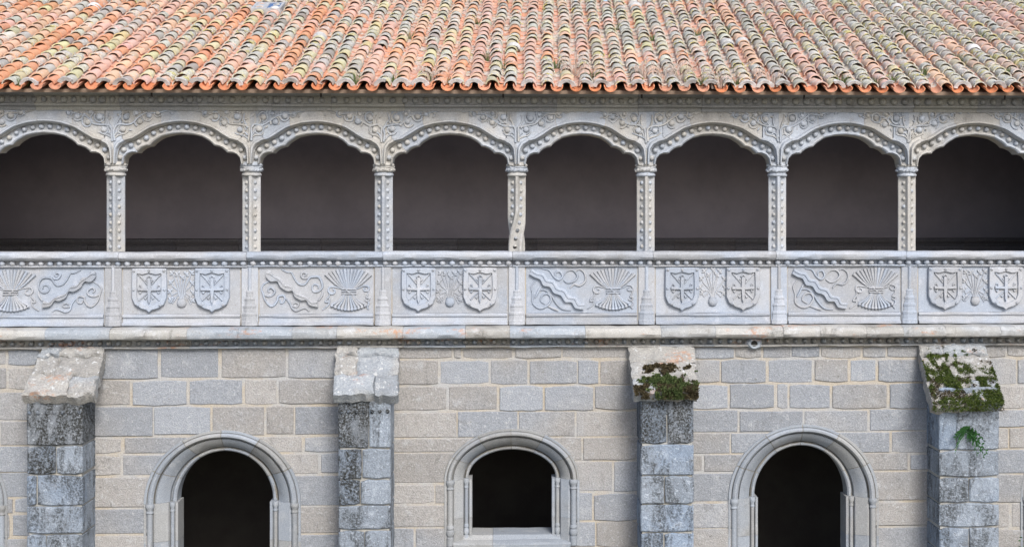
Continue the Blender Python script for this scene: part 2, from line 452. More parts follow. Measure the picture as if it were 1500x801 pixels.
# columns
def col_section(ang):
    a = .128; base = [(-.024,-a),(.024,-a)]
    pts = []
    quarter = [(-.026,-a),(.0,-a-.012),(.026,-a),(.034,-a+.018),(.062,-.062-.012+.022),(.088,-.050+.012),(a-.018,-.034)]
    # build by rotating one corner rib + one hollow face four times
    rib = [(-.027,-.118),(-.014,-.131),(.014,-.131),(.027,-.118),(.030,-.100)]
    hol = [(.050,-.066),(.066,-.050),(.100,-.030)]
    for q in range(4):
        c, s = math.cos(q*math.pi/2+ang), math.sin(q*math.pi/2+ang)
        for x, y in rib+hol: pts.append((x*c-y*s, x*s+y*c))
    return pts
ZCAPB, ZCAPT = Z(258), Z(240)
ordn = {0: 'fourth', 1: 'third', 2: 'second', 3: 'first', 5: 'first', 6: 'second', 7: 'third', 8: 'fourth'}
YC = .15
def add_column(i):
    cx = CX[i]; tw = (i == 4)
    lab = 'ball-studded stone column with a twisted lower shaft' if tw else 'straight ball-studded column, %s from the twisted column %s' % (ordn[i], SIDE(i))
    t = thing('column', lab, 'column', (cx, YC, ZRAIL), 'columns of the upper gallery')
    b = MB(); vs = []; n = 26; zt = ZCAPB+.004; zb = ZRAIL-.004
    def ang(z):
        if not tw: return 0.0
        u = min(1, max(0, ((zb+.62)-z)/.56)); return -(u*u*(3-2*u))*math.pi/2*.7
    for k in range(n+1):
        z = zb+(zt-zb)*k/n
        vs += [(cx+x+.003*nz(z*5, i), YC+y, z) for x, y in col_section(ang(z))]
    m = 32; fs = []
    for k in range(n):
        for q in range(m):
            l = (q+1) % m; fs.append((k*m+q, k*m+l, (k+1)*m+l, (k+1)*m+q))
    fs.append(tuple(reversed(range(m)))); fs.append(tuple(range(n*m, n*m+m)))
    b.add(vs, fs); emit(b, 'shaft', M['carved'], t, 40)
    nb = 9
    for k in range(nb):
        z = zb+.07+(zt-zb-.17)*k/(nb-1)
        for s in (-1, 1):
            a = s*math.pi/4+ang(z)
            if math.cos(a) < .15:
                a -= math.copysign(math.pi/2, a)
            o = inst(BALL['carved'], 'ball', (cx+math.sin(a)*.070, YC-math.cos(a)*.070, z), t, (.033, .040, .033), (0, 0, a))
    b = MB(); q = lambda py: Z(py)
    b.lathe(cx, YC, [(.12, q(258.5)), (.142, q(257.5)), (.147, q(255.8)), (.138, q(254.2)), (.128, q(253.6)), (.132, q(252))], 16, math.pi/16, .03)
    emit(b, 'neck_ring', M['carved'], t, 50)
    b = MB(); b.lathe(cx, YC, [(.125, q(252.4)), (.15, q(251)), (.162, q(248.5)), (.150, q(246.4)), (.157, q(245.2)), (.148, q(243.8))], 28, 0, .22)
    for k in range(10):                                   # leafy lumps round the bell
        a = -math.pi+k*math.pi/9*1.0
        p = Vector((cx+.145*math.cos(a), YC+.145*math.sin(a), q(249)+rnd(-.01, .01)))
        b.tube([p-Vector((.018, 0, .016)), p, p+Vector((.02, 0, .012))], [.012, .026, .012], 6, 1)
    emit(b, 'capital', M['carved'], t, 60)
    b = MB(); b.lathe(cx, YC, [(.145, q(244.4)), (.166, q(243)), (.170, q(241.6)), (.158, q(240.2)), (.138, q(239)), (.134, q(237.4))], 8, math.pi/8, .02)
    emit(b, 'abacus', M['carved'], t, 25)
    b = MB(); b.lathe(cx, .02, [(.026, q(240.5)), (.024, q(232)), (.022, q(222)), (.006, q(214))], 8)
    emit(b, 'upper_shaft', M['carved'], t, 60)
for i in range(9): add_column(i)

# ------------------------------------------------------------------ cornice under the eaves
def course(name, label, cat, prof, mat, lo, hi, jit, gap=.004, group=None):
    pr = [(y, Z(py, y)) for y, py in prof]
    t = thing(name, label, cat, (0, 0, min(z for _, z in pr)), group)
    x = XL; joints = []
    while x < XR-.05:
        x1 = min(x+rnd(lo, hi), XR)
        if XR-x1 < .35: x1 = XR
        dy = rnd(-.004, .004); dz = rnd(-.003, .003)
        b = MB(); b.extrude([(y+dy, z+dz) for y, z in pr], x+gap/2, x1-gap/2, .07, jit, x*3.1)
        emit(b, name.split('_')[-1] + '_stone' if False else 'course_stone', mat, t, 32); joints.append(x1); x = x1
    b = MB(); b.extrude([(y*.96+.012, z) for y, z in pr], XL, XR, 1.0, 0)
    return t, pr
def reversed_prof(p): return list(reversed(p))
ct, _ = course('eave_cornice', 'dark weathered stone cornice with a row of balls below the roof tiles', 'cornice',
    [(.28,163.2),(-.018,163.2),(-.022,158.4),(-.05,157.6),(-.10,156.0),(-.105,153.8),(-.07,153.2),(-.062,152.8),(-.062,142.6),(-.085,142.2),(-.11,140.5),(-.19,137.5),(-.215,135),(-.22,130),(.28,127)], M['cornice'], .55, 1.25, .007)
x = XL+.05; r = .05; run = 0
while x < XR-.05:
    if run <= 0: run = random.randint(4, 9); r = rnd(.046, .059); gp = rnd(.135, .172)
    ball('cornice', x, -.058, Z(147.7, -.06), r, ct, 1.0); x += gp*rnd(.95, 1.05); run -= 1

# ------------------------------------------------------------------ parapet: rail, panels, pedestals
rt = thing('parapet_rail', 'rounded grey stone handrail with a bead row along the gallery parapet', 'rail', (0, 0, Z(390)))
pr = [(y, Z(py, y)) for y, py in [(.34,391),(.0,391),(-.035,390.2),(-.035,388.6),(.028,388),(.028,382.2),(-.04,381.6),(-.085,380.4),(-.112,377),(-.115,373),(-.095,369.8),(-.055,368.2),(.34,367.6)]]
ends = [XL] + [c+rnd(-.16, .16) for c in CX] + [XR]
for a, c in zip(ends, ends[1:]):
    b = MB(); dz = rnd(-.004, .004); dy = rnd(-.004, .004)
    b.extrude([(y+dy, z+dz) for y, z in pr], a+.003, c-.003, .07, .007, a); emit(b, 'rail_stone', M['panel'], rt, 35)
x = XL+.06
while x < XR-.05: ball('panel', x, -.010, Z(385.2), .044, rt, 1.15); x += rnd(.130, .144)

PZ = Z(424)
def L7(cx, mx, kx, sgn=1):
    return lambda x, y, d=0.0: (cx + sgn*(x-mx)*.001373*kx, .012-d, PZ + (393-y)*.001373)
def rib(b, P, path, r=.011, k=3, sy=1.7, taper=.45):
    sp = smoothpath([P(x+rnd(-4, 4), y+rnd(-4, 4)) for x, y in path], k); n = len(sp)
    b.tube(sp, [r*(1.1-taper*abs(2*q/n-1)) for q in range(n)], 6, sy)
def shield(t, P, off):
    out = [(190,165),(280,160),(365,163),(455,160),(545,165),(549,330),(547,470),(520,540),(450,585),(395,600),(365,624),(338,600),(285,585),(215,540),(187,470),(186,330)]
    inn = [(240,212),(300,222),(365,204),(435,222),(495,212),(500,330),(498,460),(476,508),(432,536),(390,545),(365,562),(340,545),(300,536),(258,508),(237,460),(237,330)]
    o3 = [P(x+off, y, 0) for x, y in out]; n = len(out)
    b = MB()
    A = [(x, -.040, z) for x, y, z in o3]; c0 = P(367+off, 390)
    A2 = [((x-c0[0])*.965+c0[0], -.052, (z-c0[2])*.965+c0[2]) for x, y, z in o3]
    B = [(P(x+off, y)[0], -.052, P(x+off, y)[2]) for x, y in inn]
    B2 = [((x-c0[0])*.97+c0[0], -.020, (z-c0[2])*.97+c0[2]) for x, y, z in B]
    BK = [(x, .02, z) for x, y, z in o3]
    vs = BK+A+A2+B+B2; fs = []
    for r in range(4):
        for i in range(n):
            j = (i+1) % n; f = (r*n+i, (r+1)*n+i, (r+1)*n+j, r*n+j); fs.append(f)
    fs.append(tuple(range(4*n, 5*n))[::-1])
    # orientation: outline runs clockwise seen from the camera
    if P(1, 0)[0] > P(0, 0)[0]: b.add(vs, fs)
    else: b.add(vs, [tuple(reversed(f)) for f in fs])
    s = emit(b, 'shield', M['panel'], t, 30)
    Q = lambda x, y, d=0: (P(x+off, y)[0], -.024-d, P(x+off, y)[2])
    c = MB()
    for poly in ([(352,262),(384,262),(386,372),(486,366),(486,394),(386,396),(380,500),(368,536),(354,500),(350,396),(250,394),(250,366),(350,372)],):
        pp = [Q(x, y) for x, y in poly]; pl = [(x, z) for x, _, z in pp]
        ar = sum(pl[i-1][0]*pl[i][1]-pl[i][0]*pl[i-1][1] for i in range(len(pl)))
        if ar < 0: pl.reverse()
        c.prism(pl, -.056, -.010, .004)
    for path in ([(258,226),(300,272),(346,328)],[(484,226),(440,272),(392,328)],[(262,500),(300,462),(346,420)],[(474,500),(436,462),(394,420)]):
        c.tube([Q(*p, .004) for p in path], .012, 5, 1)
    for cx, cy, sx, sy_ in ((335,292,-1,1),(402,292,1,1),(330,470,-1,-1),(405,470,1,-1),(275,412,-1,-1),(462,412,1,-1),(275,346,-1,1),(462,346,1,1)):
        c.tube(smoothpath([Q(cx-12*sx, cy+16*sy_, .006), Q(cx, cy-10*sy_, .01), Q(cx+14*sx, cy+4*sy_, .006)], 2), [.008, .011, .013, .011, .007], 6, 1)
    c.tube([Q(345,258,.01), Q(368,238,.014), Q(391,258,.01)], [.01,.014,.01], 6, 1)
    emit(c, 'cross', M['panel'], s, 40)
    st = MB()
    for sx, sy_ in ((213,187),(367,184),(522,187),(208,385),(528,385),(255,548),(482,548)):
        p = P(sx+off, sy_); st = MB()
        for a in range(3):
            d = .024; st.tube([(p[0]-d*math.cos(a*1.05+.3), -.056, p[2]-d*math.sin(a*1.05+.3)), (p[0], -.066, p[2]), (p[0]+d*math.cos(a*1.05+.3), -.056, p[2]+d*math.sin(a*1.05+.3))], [.003, .007, .003], 5, 1)
        emit(st, 'star', M['panel'], s, 40)
def leaf(b, p, q, w):
    p = Vector(p); q = Vector(q)
    b.tube([p, p.lerp(q, .35), p.lerp(q, .7), q], [w*.35, w, w*.8, w*.15], 6, .8)
def lily(t, P, style):
    b = MB()
    vp = [P(x, y) for x, y in ((640,490),(628,520),(648,558),(700,578),(750,556),(768,520),(752,488))]
    c = P(698, 530); v = MB()
    v.lathe(c[0], .0, [(.02, P(0,574)[2]), (.052, P(0,562)[2]), (.070, P(0,530)[2]), (.058, P(0,498)[2]), (.05, P(0,486)[2]), (.056, P(0,478)[2])], 16, 0, .04)
    v.v = [(x, (y)*.55, z) for x, y, z in v.v]
    tips = [(600,205),(655,215),(745,215),(800,200),(590,300),(805,310),(580,395),(815,410),(585,480),(812,490),(700,250)]
    if style == 1: tips = [(610,190),(700,180),(770,195),(580,270),(820,275),(570,360),(830,370),(590,420),(810,430),(660,230),(740,235)]
    for k, (x, y) in enumerate(tips):
        mx = 698+(x-698)*.35
        rib(b, P, [(698+(x-698)*.12, 490), (mx, 400+(y-300)*.2), (x-(x-698)*.15, y+50), (x, y)], .010, 2, 1.3, .4)
        sg = 1 if x > 698 else -1
        leaf(b, P(x-6*sg, y+22, .006), P(x+26*sg, y-14, .012), .019); leaf(b, P(x-4*sg, y+8, .006), P(x-24*sg, y-26, .012), .016)
        leaf(b, P(x, y+18, .008), P(x+30*sg, y+26, .014), .014)
    if style == 0:
        rib(b, P, [(640,490),(615,470),(600,510),(580,525),(560,505)], .011); rib(b, P, [(755,490),(780,470),(795,505),(820,495)], .011)
    f = emit(v, 'vase', M['panel'], t, 60)
    emit(b, 'lily_stems', M['panel'], t, 60)
def arrows(t, P):
    b = MB()
    for yy, h in ((384, .012), (408, .011), (432, .012)):
        b.tube([P(952, yy+rnd(-3,3), .012), P(1020, yy, .036), P(1108, yy+rnd(-3,3), .012)], h, 6, 1.2)
    b.tube([P(985, 375, .03), P(1015, 408, .045), P(1065, 440, .03)], .01, 6, 1)
    ab = emit(b, 'arrow_bundle', M['panel'], t, 60)
    for k in range(13):
        u = k/12*2-1; a = MB()
        a.tube([P(1022+u*36, 402, .014-.008*abs(u)), P(1020+u*140, 290+35*abs(u)**2, .014), P(1020+u*240, 168+60*abs(u)**2.2+rnd(-5, 5), .012)], [.008, .017, .027], 6, 1.0)
        emit(a, 'arrow', M['panel'], ab, 40)
    for k in range(11):
        u = k/10*2-1; a = MB(); x, y = 1024+u*175, 604-42*abs(u)**2
        a.tube([P(1022+u*34, 420, .014), P(1022+u*105, 510, .016), P(x, y-18, .014), P(x+u*2, y+2, .02), P(x+u*6, y+20, .008)], [.007, .014, .020, .026, .004], 6, 1.1)
        emit(a, 'arrow', M['panel'], ab, 40)
    r = MB()
    for path in ([(960,380),(880,365),(822,365),(805,400),(832,432),(872,425),(880,395),(850,385)],[(806,402),(822,450),(790,490),(775,518),(810,516),(820,488),(806,550),(762,592),(740,600)],
                 [(1090,385),(1150,370),(1180,348),(1232,358),(1240,400),(1196,406),(1180,380),(1206,370)],[(1240,400),(1230,440),(1210,470),(1244,482),(1225,512),(1196,500)],[(1225,512),(1244,540),(1220,575),(1240,600)]):
        r = MB(); rib(r, P, path, .015); emit(r, 'ribbon', M['panel'], t, 60)
def yoke(t, P, style):
    up = [(150,205),(190,180),(225,242),(292,262),(330,326),(402,346),(452,416),(532,446),(582,476),(634,518),(690,500)]
    lo = [(146,250),(196,300),(264,298),(300,358),(372,402),(426,402),(452,462),(522,502),(572,497),(612,552),(700,572)]
    if style == 1:
        up = [(135,175),(200,215),(262,222),(310,285),(380,300),(420,370),(500,395),(545,465),(620,480),(650,540),(712,545)]
        lo = [(110,230),(165,262),(225,285),(262,350),(330,365),(375,430),(450,455),(500,525),(570,530),(610,590),(700,605)]
    b = MB(); up = [tuple(p)[:2] for p in [(v.x, v.y) for v in smoothpath([(x, y, 0) for x, y in up], 3)]]; lo = [(v.x, v.y) for v in smoothpath([(x, y, 0) for x, y in lo], 3)]
    fs = []; vs = []
    for (ux, uy), (lx, ly) in zip(up, lo):
        for f, d in ((0, -.01), (0, .046), (.10, .056), (.36, .056), (.40, .040), (.46, .040), (.5, .060), (1, .054), (1, -.01)):
            x, y, z = P(ux+(lx-ux)*f, uy+(ly-uy)*f, d); vs.append((x, y, z))
    m = 9
    for i in range(len(up)-1):
        for k in range(m-1): fs.append((i*m+k, (i+1)*m+k, (i+1)*m+k+1, i*m+k+1))
    fs.append(tuple(range(m))); fs.append(tuple(reversed(range(len(vs)-m, len(vs)))))
    if P(1, 0)[0] > P(0, 0)[0]: fs = [tuple(reversed(f)) for f in fs]
    b.add(vs, fs)
    b.add([P(640,520,.045)], [])
    emit(b, 'yoke', M['panel'], t, 35)
    r = MB()
    A = [[(310,170),(370,208),(415,212),(450,270),(490,325),(540,340),(580,310),(605,265),(660,250),(705,260),(735,310),(740,370),(700,410),(650,405),(630,370),(660,335),(700,345),(698,375)],
         [(600,250),(580,268),(535,266),(515,230),(545,203),(577,225),(553,246)],
         [(200,285),(120,330),(90,380),(110,430),(130,500),(180,555),(230,550),(270,500),(270,465),(320,450),(345,480),(332,522),(300,530),(290,495)],
         [(120,440),(170,460),(220,440),(237,400),(190,365),(160,395),(186,416)],
         [(320,450),(360,480),(400,540),(420,590),(470,612),(530,590),(570,590),(600,615)],[(410,555),(470,572),(487,540),(455,520),(435,546)],[(742,400),(738,450),(700,505)]]
    Bv = [[(250,170),(330,190),(370,250),(430,290),(470,250),(440,200),(395,215),(400,270)],[(470,250),(520,200),(590,190),(630,240),(600,300),(530,320),(480,290)],
          [(600,210),(660,180),(715,220),(720,300),(660,350),(600,340),(560,380)],[(170,300),(130,370),(150,450),(150,540),(220,590),(300,570),(350,500),(310,440),(250,450),(230,510),(280,545)],
          [(200,400),(280,400),(350,460),(400,540),(470,600),(560,615)],[(240,350),(200,420),(170,480)],[(300,570),(380,600),(430,620)]]
    for path in (A if style == 0 else Bv): 
        r = MB(); rib(r, P, path, .017); emit(r, 'ribbon', M['panel'], t, 60)
PLAB = ['sheaf of arrows with knotted ribbon beside a yoke, below the fourth arch from the twisted column', 'third', 'second', 'first', 'first', 'second', 'third', 'fourth']
for i in range(8):
    x0, x1 = CX[i]+.136, CX[i+1]-.136; cx = (CX[i]+CX[i+1])/2; kx = (CX[i+1]-CX[i])/1.95
    shields = i % 2 == 1
    side = SIDE(i).replace(' the ', ' ')
    if shields: lab = 'parapet with lilies and two shields, under %s arch from twisted column %s'
    else: lab = 'parapet with yoke and arrows, under %s arch from twisted column %s'
    t = thing('parapet', lab % (side_txt[i], side), 'parapet', (cx, .1, Z(475)), 'carved panels of the gallery parapet')
    z0, z1 = Z(459), Z(390.4)
    b = MB(); b.prism([(x0,z0),(cx,z0),(x1,z0),(x1,z1),(x0,z1)], .012, .30, .006); emit(b, 'panel_slab', M['panel'], t, 30)
    b = MB(); b.extrude([(y, Z(py, y)) for y, py in [(.30,475.5),(-.055,475.5),(-.058,472.6),(-.04,471.6),(-.008,470),(-.004,464),(-.03,463),(-.034,460.4),(-.02,459),(.30,458.6)]], x0, x1, .07, .006, cx)
    emit(b, 'plinth_moulding', M['panel'], t, 30)
    P = L7(cx, 681, kx)
    if shields:
        P = L7(cx, 699, kx); shield(t, P, 0); shield(t, P, 653); lily(t, P, 1 if i == 5 else 0)
    elif i == 0:
        P = L7(cx, 681, kx, -1); yoke(t, P, 0); arrows(t, P)
    else: yoke(t, P, 0 if i == 2 else 1); arrows(t, P)
for i in range(9):
    cx = CX[i]
    lab = 'parapet pedestal with stepped base below the twisted column' if i == 4 else 'stepped parapet pedestal, %s from that under the twisted column, %s' % (ordn[i], SIDE(i))
    t = thing('parapet_pedestal', lab, 'pedestal', (cx, .1, Z(475)), 'pedestals of the gallery parapet')
    zz = lambda py: Z(py)
    b = MB(); b.prism([(cx-.120,zz(475.4)),(cx+.120,zz(475.4)),(cx+.120,zz(390.6)),(cx-.120,zz(390.6))], -.012, .30, .008); emit(b, 'pier_block', M['panel'], t, 30)
    b = MB(); b.box(cx-.15, cx-.1, .016, .28, zz(475), zz(391)); b.box(cx+.1, cx+.15, .016, .28, zz(475), zz(391)); emit(b, 'joint_mortar', M['mortar'], t, 0)
    b = MB(); b.lathe(cx, -.012, [(.026, zz(427)), (.025, zz(390.8))], 10); emit(b, 'thin_shaft', M['panel'], t, 50)
    b = MB(); b.lathe(cx, -.008, [(.122,zz(475.2)),(.118,zz(469)),(.108,zz(468)),(.104,zz(461)),(.112,zz(460)),(.110,zz(457.5)),(.092,zz(456)),(.088,zz(449.5)),(.098,zz(448.5)),(.096,zz(446)),(.076,zz(445)),(.07,zz(439)),(.08,zz(438)),(.076,zz(435.5)),(.056,zz(434)),(.05,zz(428)),(.056,zz(427)),(.05,zz(425)),(.026,zz(424))], 8, math.pi/8, .015)
    b.v = [(x, (y+.008)*.62-.008, z) for x, y, z in b.v]
    emit(b, 'stepped_base', M['panel'], t, 20)

st, _ = course('string_course', 'projecting rounded stone string course with orange lichen above the ashlar wall', 'string course',
    [(.40,509),(-.085,508.4),(-.092,506.4),(-.05,505.2),(.045,504.6),(.045,496.4),(-.16,496.2),(-.225,496),(-.262,494.4),(-.28,490.5),(-.275,486),(-.25,482),(-.20,479.6),(-.08,477.2),(.40,475)], M['course'], .5, 1.1, .010)
x = XL+.05
while x < XR-.05:
    if abs(x-X(1105)) > .09: ball('course', x, .035, Z(500.8, 0), .040, st, 2.0)
    x += rnd(.128, .15)
# hole where a water spout has fallen out of the course
b = MB(); hx, hz = X(1105, -.1), Z(504.5, -.1)
n = 18; vs = []; fs = []
for k in range(n):
    a = 2*math.pi*k/n; j = 1+.28*nz(k*.8, 2.2)
    vs += [(hx+.125*j*math.cos(a), -.06, hz+.085*j*math.sin(a)), (hx+.09*j*math.cos(a), -.11, hz+.065*j*math.sin(a)), (hx+.05*math.cos(a), -.105, hz+.045*math.sin(a)), (hx+.045*math.cos(a), -.02, hz+.04*math.sin(a))]
for k in range(n):
    for r in range(3):
        p = k*4+r; q = ((k+1) % n)*4+r; fs.append((p, q, q+1, p+1))
b.add(vs, fs)
sp = thing('spout_hole', 'broken drain hole with crumbled rim in the string course', 'drain hole', (hx, -.05, hz-.09)); emit(b, 'crumbled_rim', M['course'], sp, 50)
b = MB(); b.prism([(hx+.052*math.cos(a*.5236), hz+.046*math.sin(a*.5236)) for a in range(12)], -.090, -.058); emit(b, 'bore_shade_plug', M['iron'], sp, 40)  # solid black plug, paints the shade inside the hole

# ------------------------------------------------------------------ lower wall with arched openings
WIN = [dict(c=-104, hw=69, jw=66, sp=733, it=660, ot=627, ohw=112, sill=900, kind=0),
       dict(c=326, hw=70, jw=66.5, sp=733, it=660, ot=627, ohw=113, sill=900, kind=0),
       dict(c=750, hw=64.5, jw=59, sp=703, it=661, ot=627, ohw=99, sill=783, kind=1),
       dict(c=1177, hw=70, jw=66, sp=733, it=658, ot=624, ohw=112, sill=900, kind=0),
       dict(c=1604, hw=70, jw=66, sp=733, it=660, ot=627, ohw=113, sill=900, kind=0)]
ZG = .0
for w in WIN:
    w['x'] = X(w['c']); s = .01
    w['zs'] = Z(w['sp']); w['a'] = w['hw']*s; w['b'] = Z(w['it'])-w['zs']; w['oa'] = w['ohw']*s; w['ob'] = Z(w['ot'])-w['zs']
    w['j'] = w['jw']*s; w['zb'] = max(.30, Z(w['sill']))
    w['low'] = w['zb']-(.16 if w['kind'] else .0)
def cut_half(w, z, sh=.05):
    """half width of the surround (shrunk) at height z; 0 above it"""
    a, b_ = w['oa']-sh, w['ob']-sh
    if z <= w['low']: return 0.0
    if z <= w['zs']: return a
    u = (z-w['zs'])/b_
    return a*math.sqrt(max(0, 1-u*u)) if u < 1 else 0.0
wall = thing('ashlar_wall', 'grey and tan granite ashlar wall with pale mortar joints below the string course', 'wall', (0, .25, 0))
ZW1 = Z(508)
# mortar core of the wall, with the openings cut out of it
b = MB()
def core(x0, x1, z0, z1):
    if x1-x0 > 1e-4 and z1-z0 > 1e-4: b.box(x0, x1, .004, .5, z0, z1)
edges = [XL]
for w in WIN: edges += [w['x']-w['oa']+.04, w['x']+w['oa']-.04]
edges.append(XR)
for k in range(0, len(edges), 2): core(max(XL, edges[k]), min(XR, edges[k+1]), 0, ZW1)
for w in WIN:
    n = 24; a = w['oa']-.04
    for k in range(n):
        xa = w['x']-a+2*a*k/n; xb = xa+2*a/n; m = max(-.999, min(.999, ((xa+xb)/2-w['x'])/a))
        xa2, xb2 = max(XL, xa), min(XR, xb)
        core(xa2, xb2, w['zs']+(w['ob']-.04)*math.sqrt(1-m*m), ZW1)
        core(xa2, xb2, 0, w['low'])
emit(b, 'mortar_core', M['mortar'], wall, 0)

def block_poly(x0, x1, z0, z1):
    """block outline with worn corners and wavy edges, cut away where a surround stands; list of polygons"""
    g = .019; x0 += g*rnd(.4, 1.6); x1 -= g*rnd(.5, 1.5); z0 += g*rnd(.3, 1.4); z1 -= g*rnd(.3, 1.4)
    W_ = None
    for w in WIN:
        if x1 > w['x']-w['oa'] and x0 < w['x']+w['oa'] and z0 < w['zs']+w['ob']: W_ = w
    nj = lambda a, c: .012*nz(a*6.1, c*4.1, x0)
    if W_ is None or (z0 >= W_['zs']+W_['ob']-.06):
        pts = []
        n = max(2, int((x1-x0)/.14))
        c = .022
        for k in range(n+1):
            x = x0+(x1-x0)*k/n; pts.append((x, z0+nj(x, 0)+(c*rnd(.3, 1) if k in (0, n) else 0)))
        pts.append((x1+nj(3, z1), (z0+z1)/2))
        for k in range(n, -1, -1):
            x = x0+(x1-x0)*k/n; pts.append((x, z1+nj(x, 5)-(c*rnd(.3, 1) if k in (0, n) else 0)))
        pts.append((x0+nj(7, z1), (z0+z1)/2))
        return [pts]
    w = W_; res = []
    top = w['zs']+w['ob']
    if z1 > top-.06:                                  # the crown lies in this course
        n = max(8, int((x1-x0)/.06)); bot = []
        for k in range(n+1):
            x = x0+(x1-x0)*k/n; u = (x-w['x'])/(w['oa']-.05)
            zz_ = w['zs']+(w['ob']-.05)*math.sqrt(max(0, 1-u*u)) if abs(u) < 1 else 0
            bot.append((x, max(z0, min(zz_, z1-.01))))
        return [bot+[(x1, z1), ((x0+x1)/2, z1+nj(x0, 3)), (x0, z1)]]
    n = 7
    L_ = []; R_ = []
    for k in range(n+1):
        z = z0+(z1-z0)*k/n; h = cut_half(w, z)
        L_.append((min(x1, w['x']-h), z)); R_.append((max(x0, w['x']+h), z))
    if min(p[0] for p in L_) > x0+.05: res.append([(x0, z0)]+[p for p in L_]+[(x0, z1), (x0+nj(1, z0), (z0+z1)/2)])
    if max(p[0] for p in R_) < x1-.05: res.append([(x1, z1)]+[p for p in reversed(R_)]+[(x1, z0), (x1+nj(1, z0), (z0+z1)/2)])
    return res
def blocks(rows):
    for y0, y1, js in rows:
        z1, z0 = Z(y0), max(.02, Z(y1))
        for a, c in zip(js, js[1:]):
            xa, xb = max(XL, X(a)), min(XR, X(c))
            if xb-xa < .06: continue
            for poly in block_poly(xa, xb, z0, z1):
                bb = MB(); bb.prism(poly, -rnd(.002, .018), .2, .009); emit(bb, 'ashlar_block', M['ashlar'], wall, 25)
def below(x0, x1):                                     # courses under the frame down to the ground
    y = 812; out = []
    while y < 905:
        h = rnd(38, 48); js = [x0]; x_ = x0+rnd(35, 80)
        while x_ < x1-35: js.append(x_); x_ += rnd(55, 95)
        out.append((y, min(y+h, 905), js+[x1])); y += h
    return out
blocks([(507,533,[-230,-120,-60,10,60]),(533,568,[-230,-90,-30,11,60]),(568,612,[-230,-140,-70,-10,60]),(612,647,[-230,-150,0,60]),(647,686,[-230,-20,60]),(686,722,[-230,-20,60]),
        (722,745,[-230,-15,20,60]),(745,780,[-230,-15,16,60]),(780,812,[-230,-5,60])]+below(-230, 60))
blocks([(507,553,[120,233,322,421,505]),(553,592,[120,192,276,357,408,505]),(592,635,[120,225,310,388,431,505]),(635,661,[120,180,300,444,505]),(661,693,[120,179,300,468,505]),
        (693,738,[120,300,505]),(738,778,[120,300,505]),(778,812,[120,300,505])]+below(120, 505))
blocks([(507,526,[560,664,677,753,823,940]),(526,564,[560,644,718,775,846,878,940]),(564,602,[560,656,730,797,871,940]),(602,640,[560,670,759,844,940])])
blocks([(640,662,[560,750]),(662,707,[560,750]),(707,737,[560,637,750]),(737,771,[560,750]),(771,803,[560,608,750])])
blocks([(640,676,[750,853,940]),(676,722,[750,898,940]),(722,764,[750,869,940]),(764,803,[750,873,940])]); blocks([(803,850,[560,640,735,820,940]),(850,905,[560,690,790,870,940])])
blocks([(507,527,[1000,1076,1116,1159,1202,1262,1299,1370]),(527,563,[1000,1055,1124,1192,1244,1285,1370]),(563,602,[1000,1067,1136,1155,1217,1301,1370]),(602,635,[1000,1083,1178,1273,1370]),
        (635,667,[1000,1070,1177,1304,1370]),(667,694,[1000,1030,1177,1332,1370]),(694,738,[1000,1177,1370]),(738,776,[1000,1177,1370]),(776,812,[1000,1177,1370])]+below(1000, 1370))
blocks([(507,527,[1440,1475,1560,1640,1760]),(527,568,[1440,1490,1580,1680,1760]),(568,603,[1440,1510,1600,1760]),(603,630,[1440,1560,1650,1760]),(630,662,[1440,1478,1600,1760]),(662,700,[1440,1604,1760]),(700,742,[1440,1604,1760]),
        (742,780,[1440,1480,1604,1760]),(780,812,[1440,1604,1760])]+below(1440, 1760))

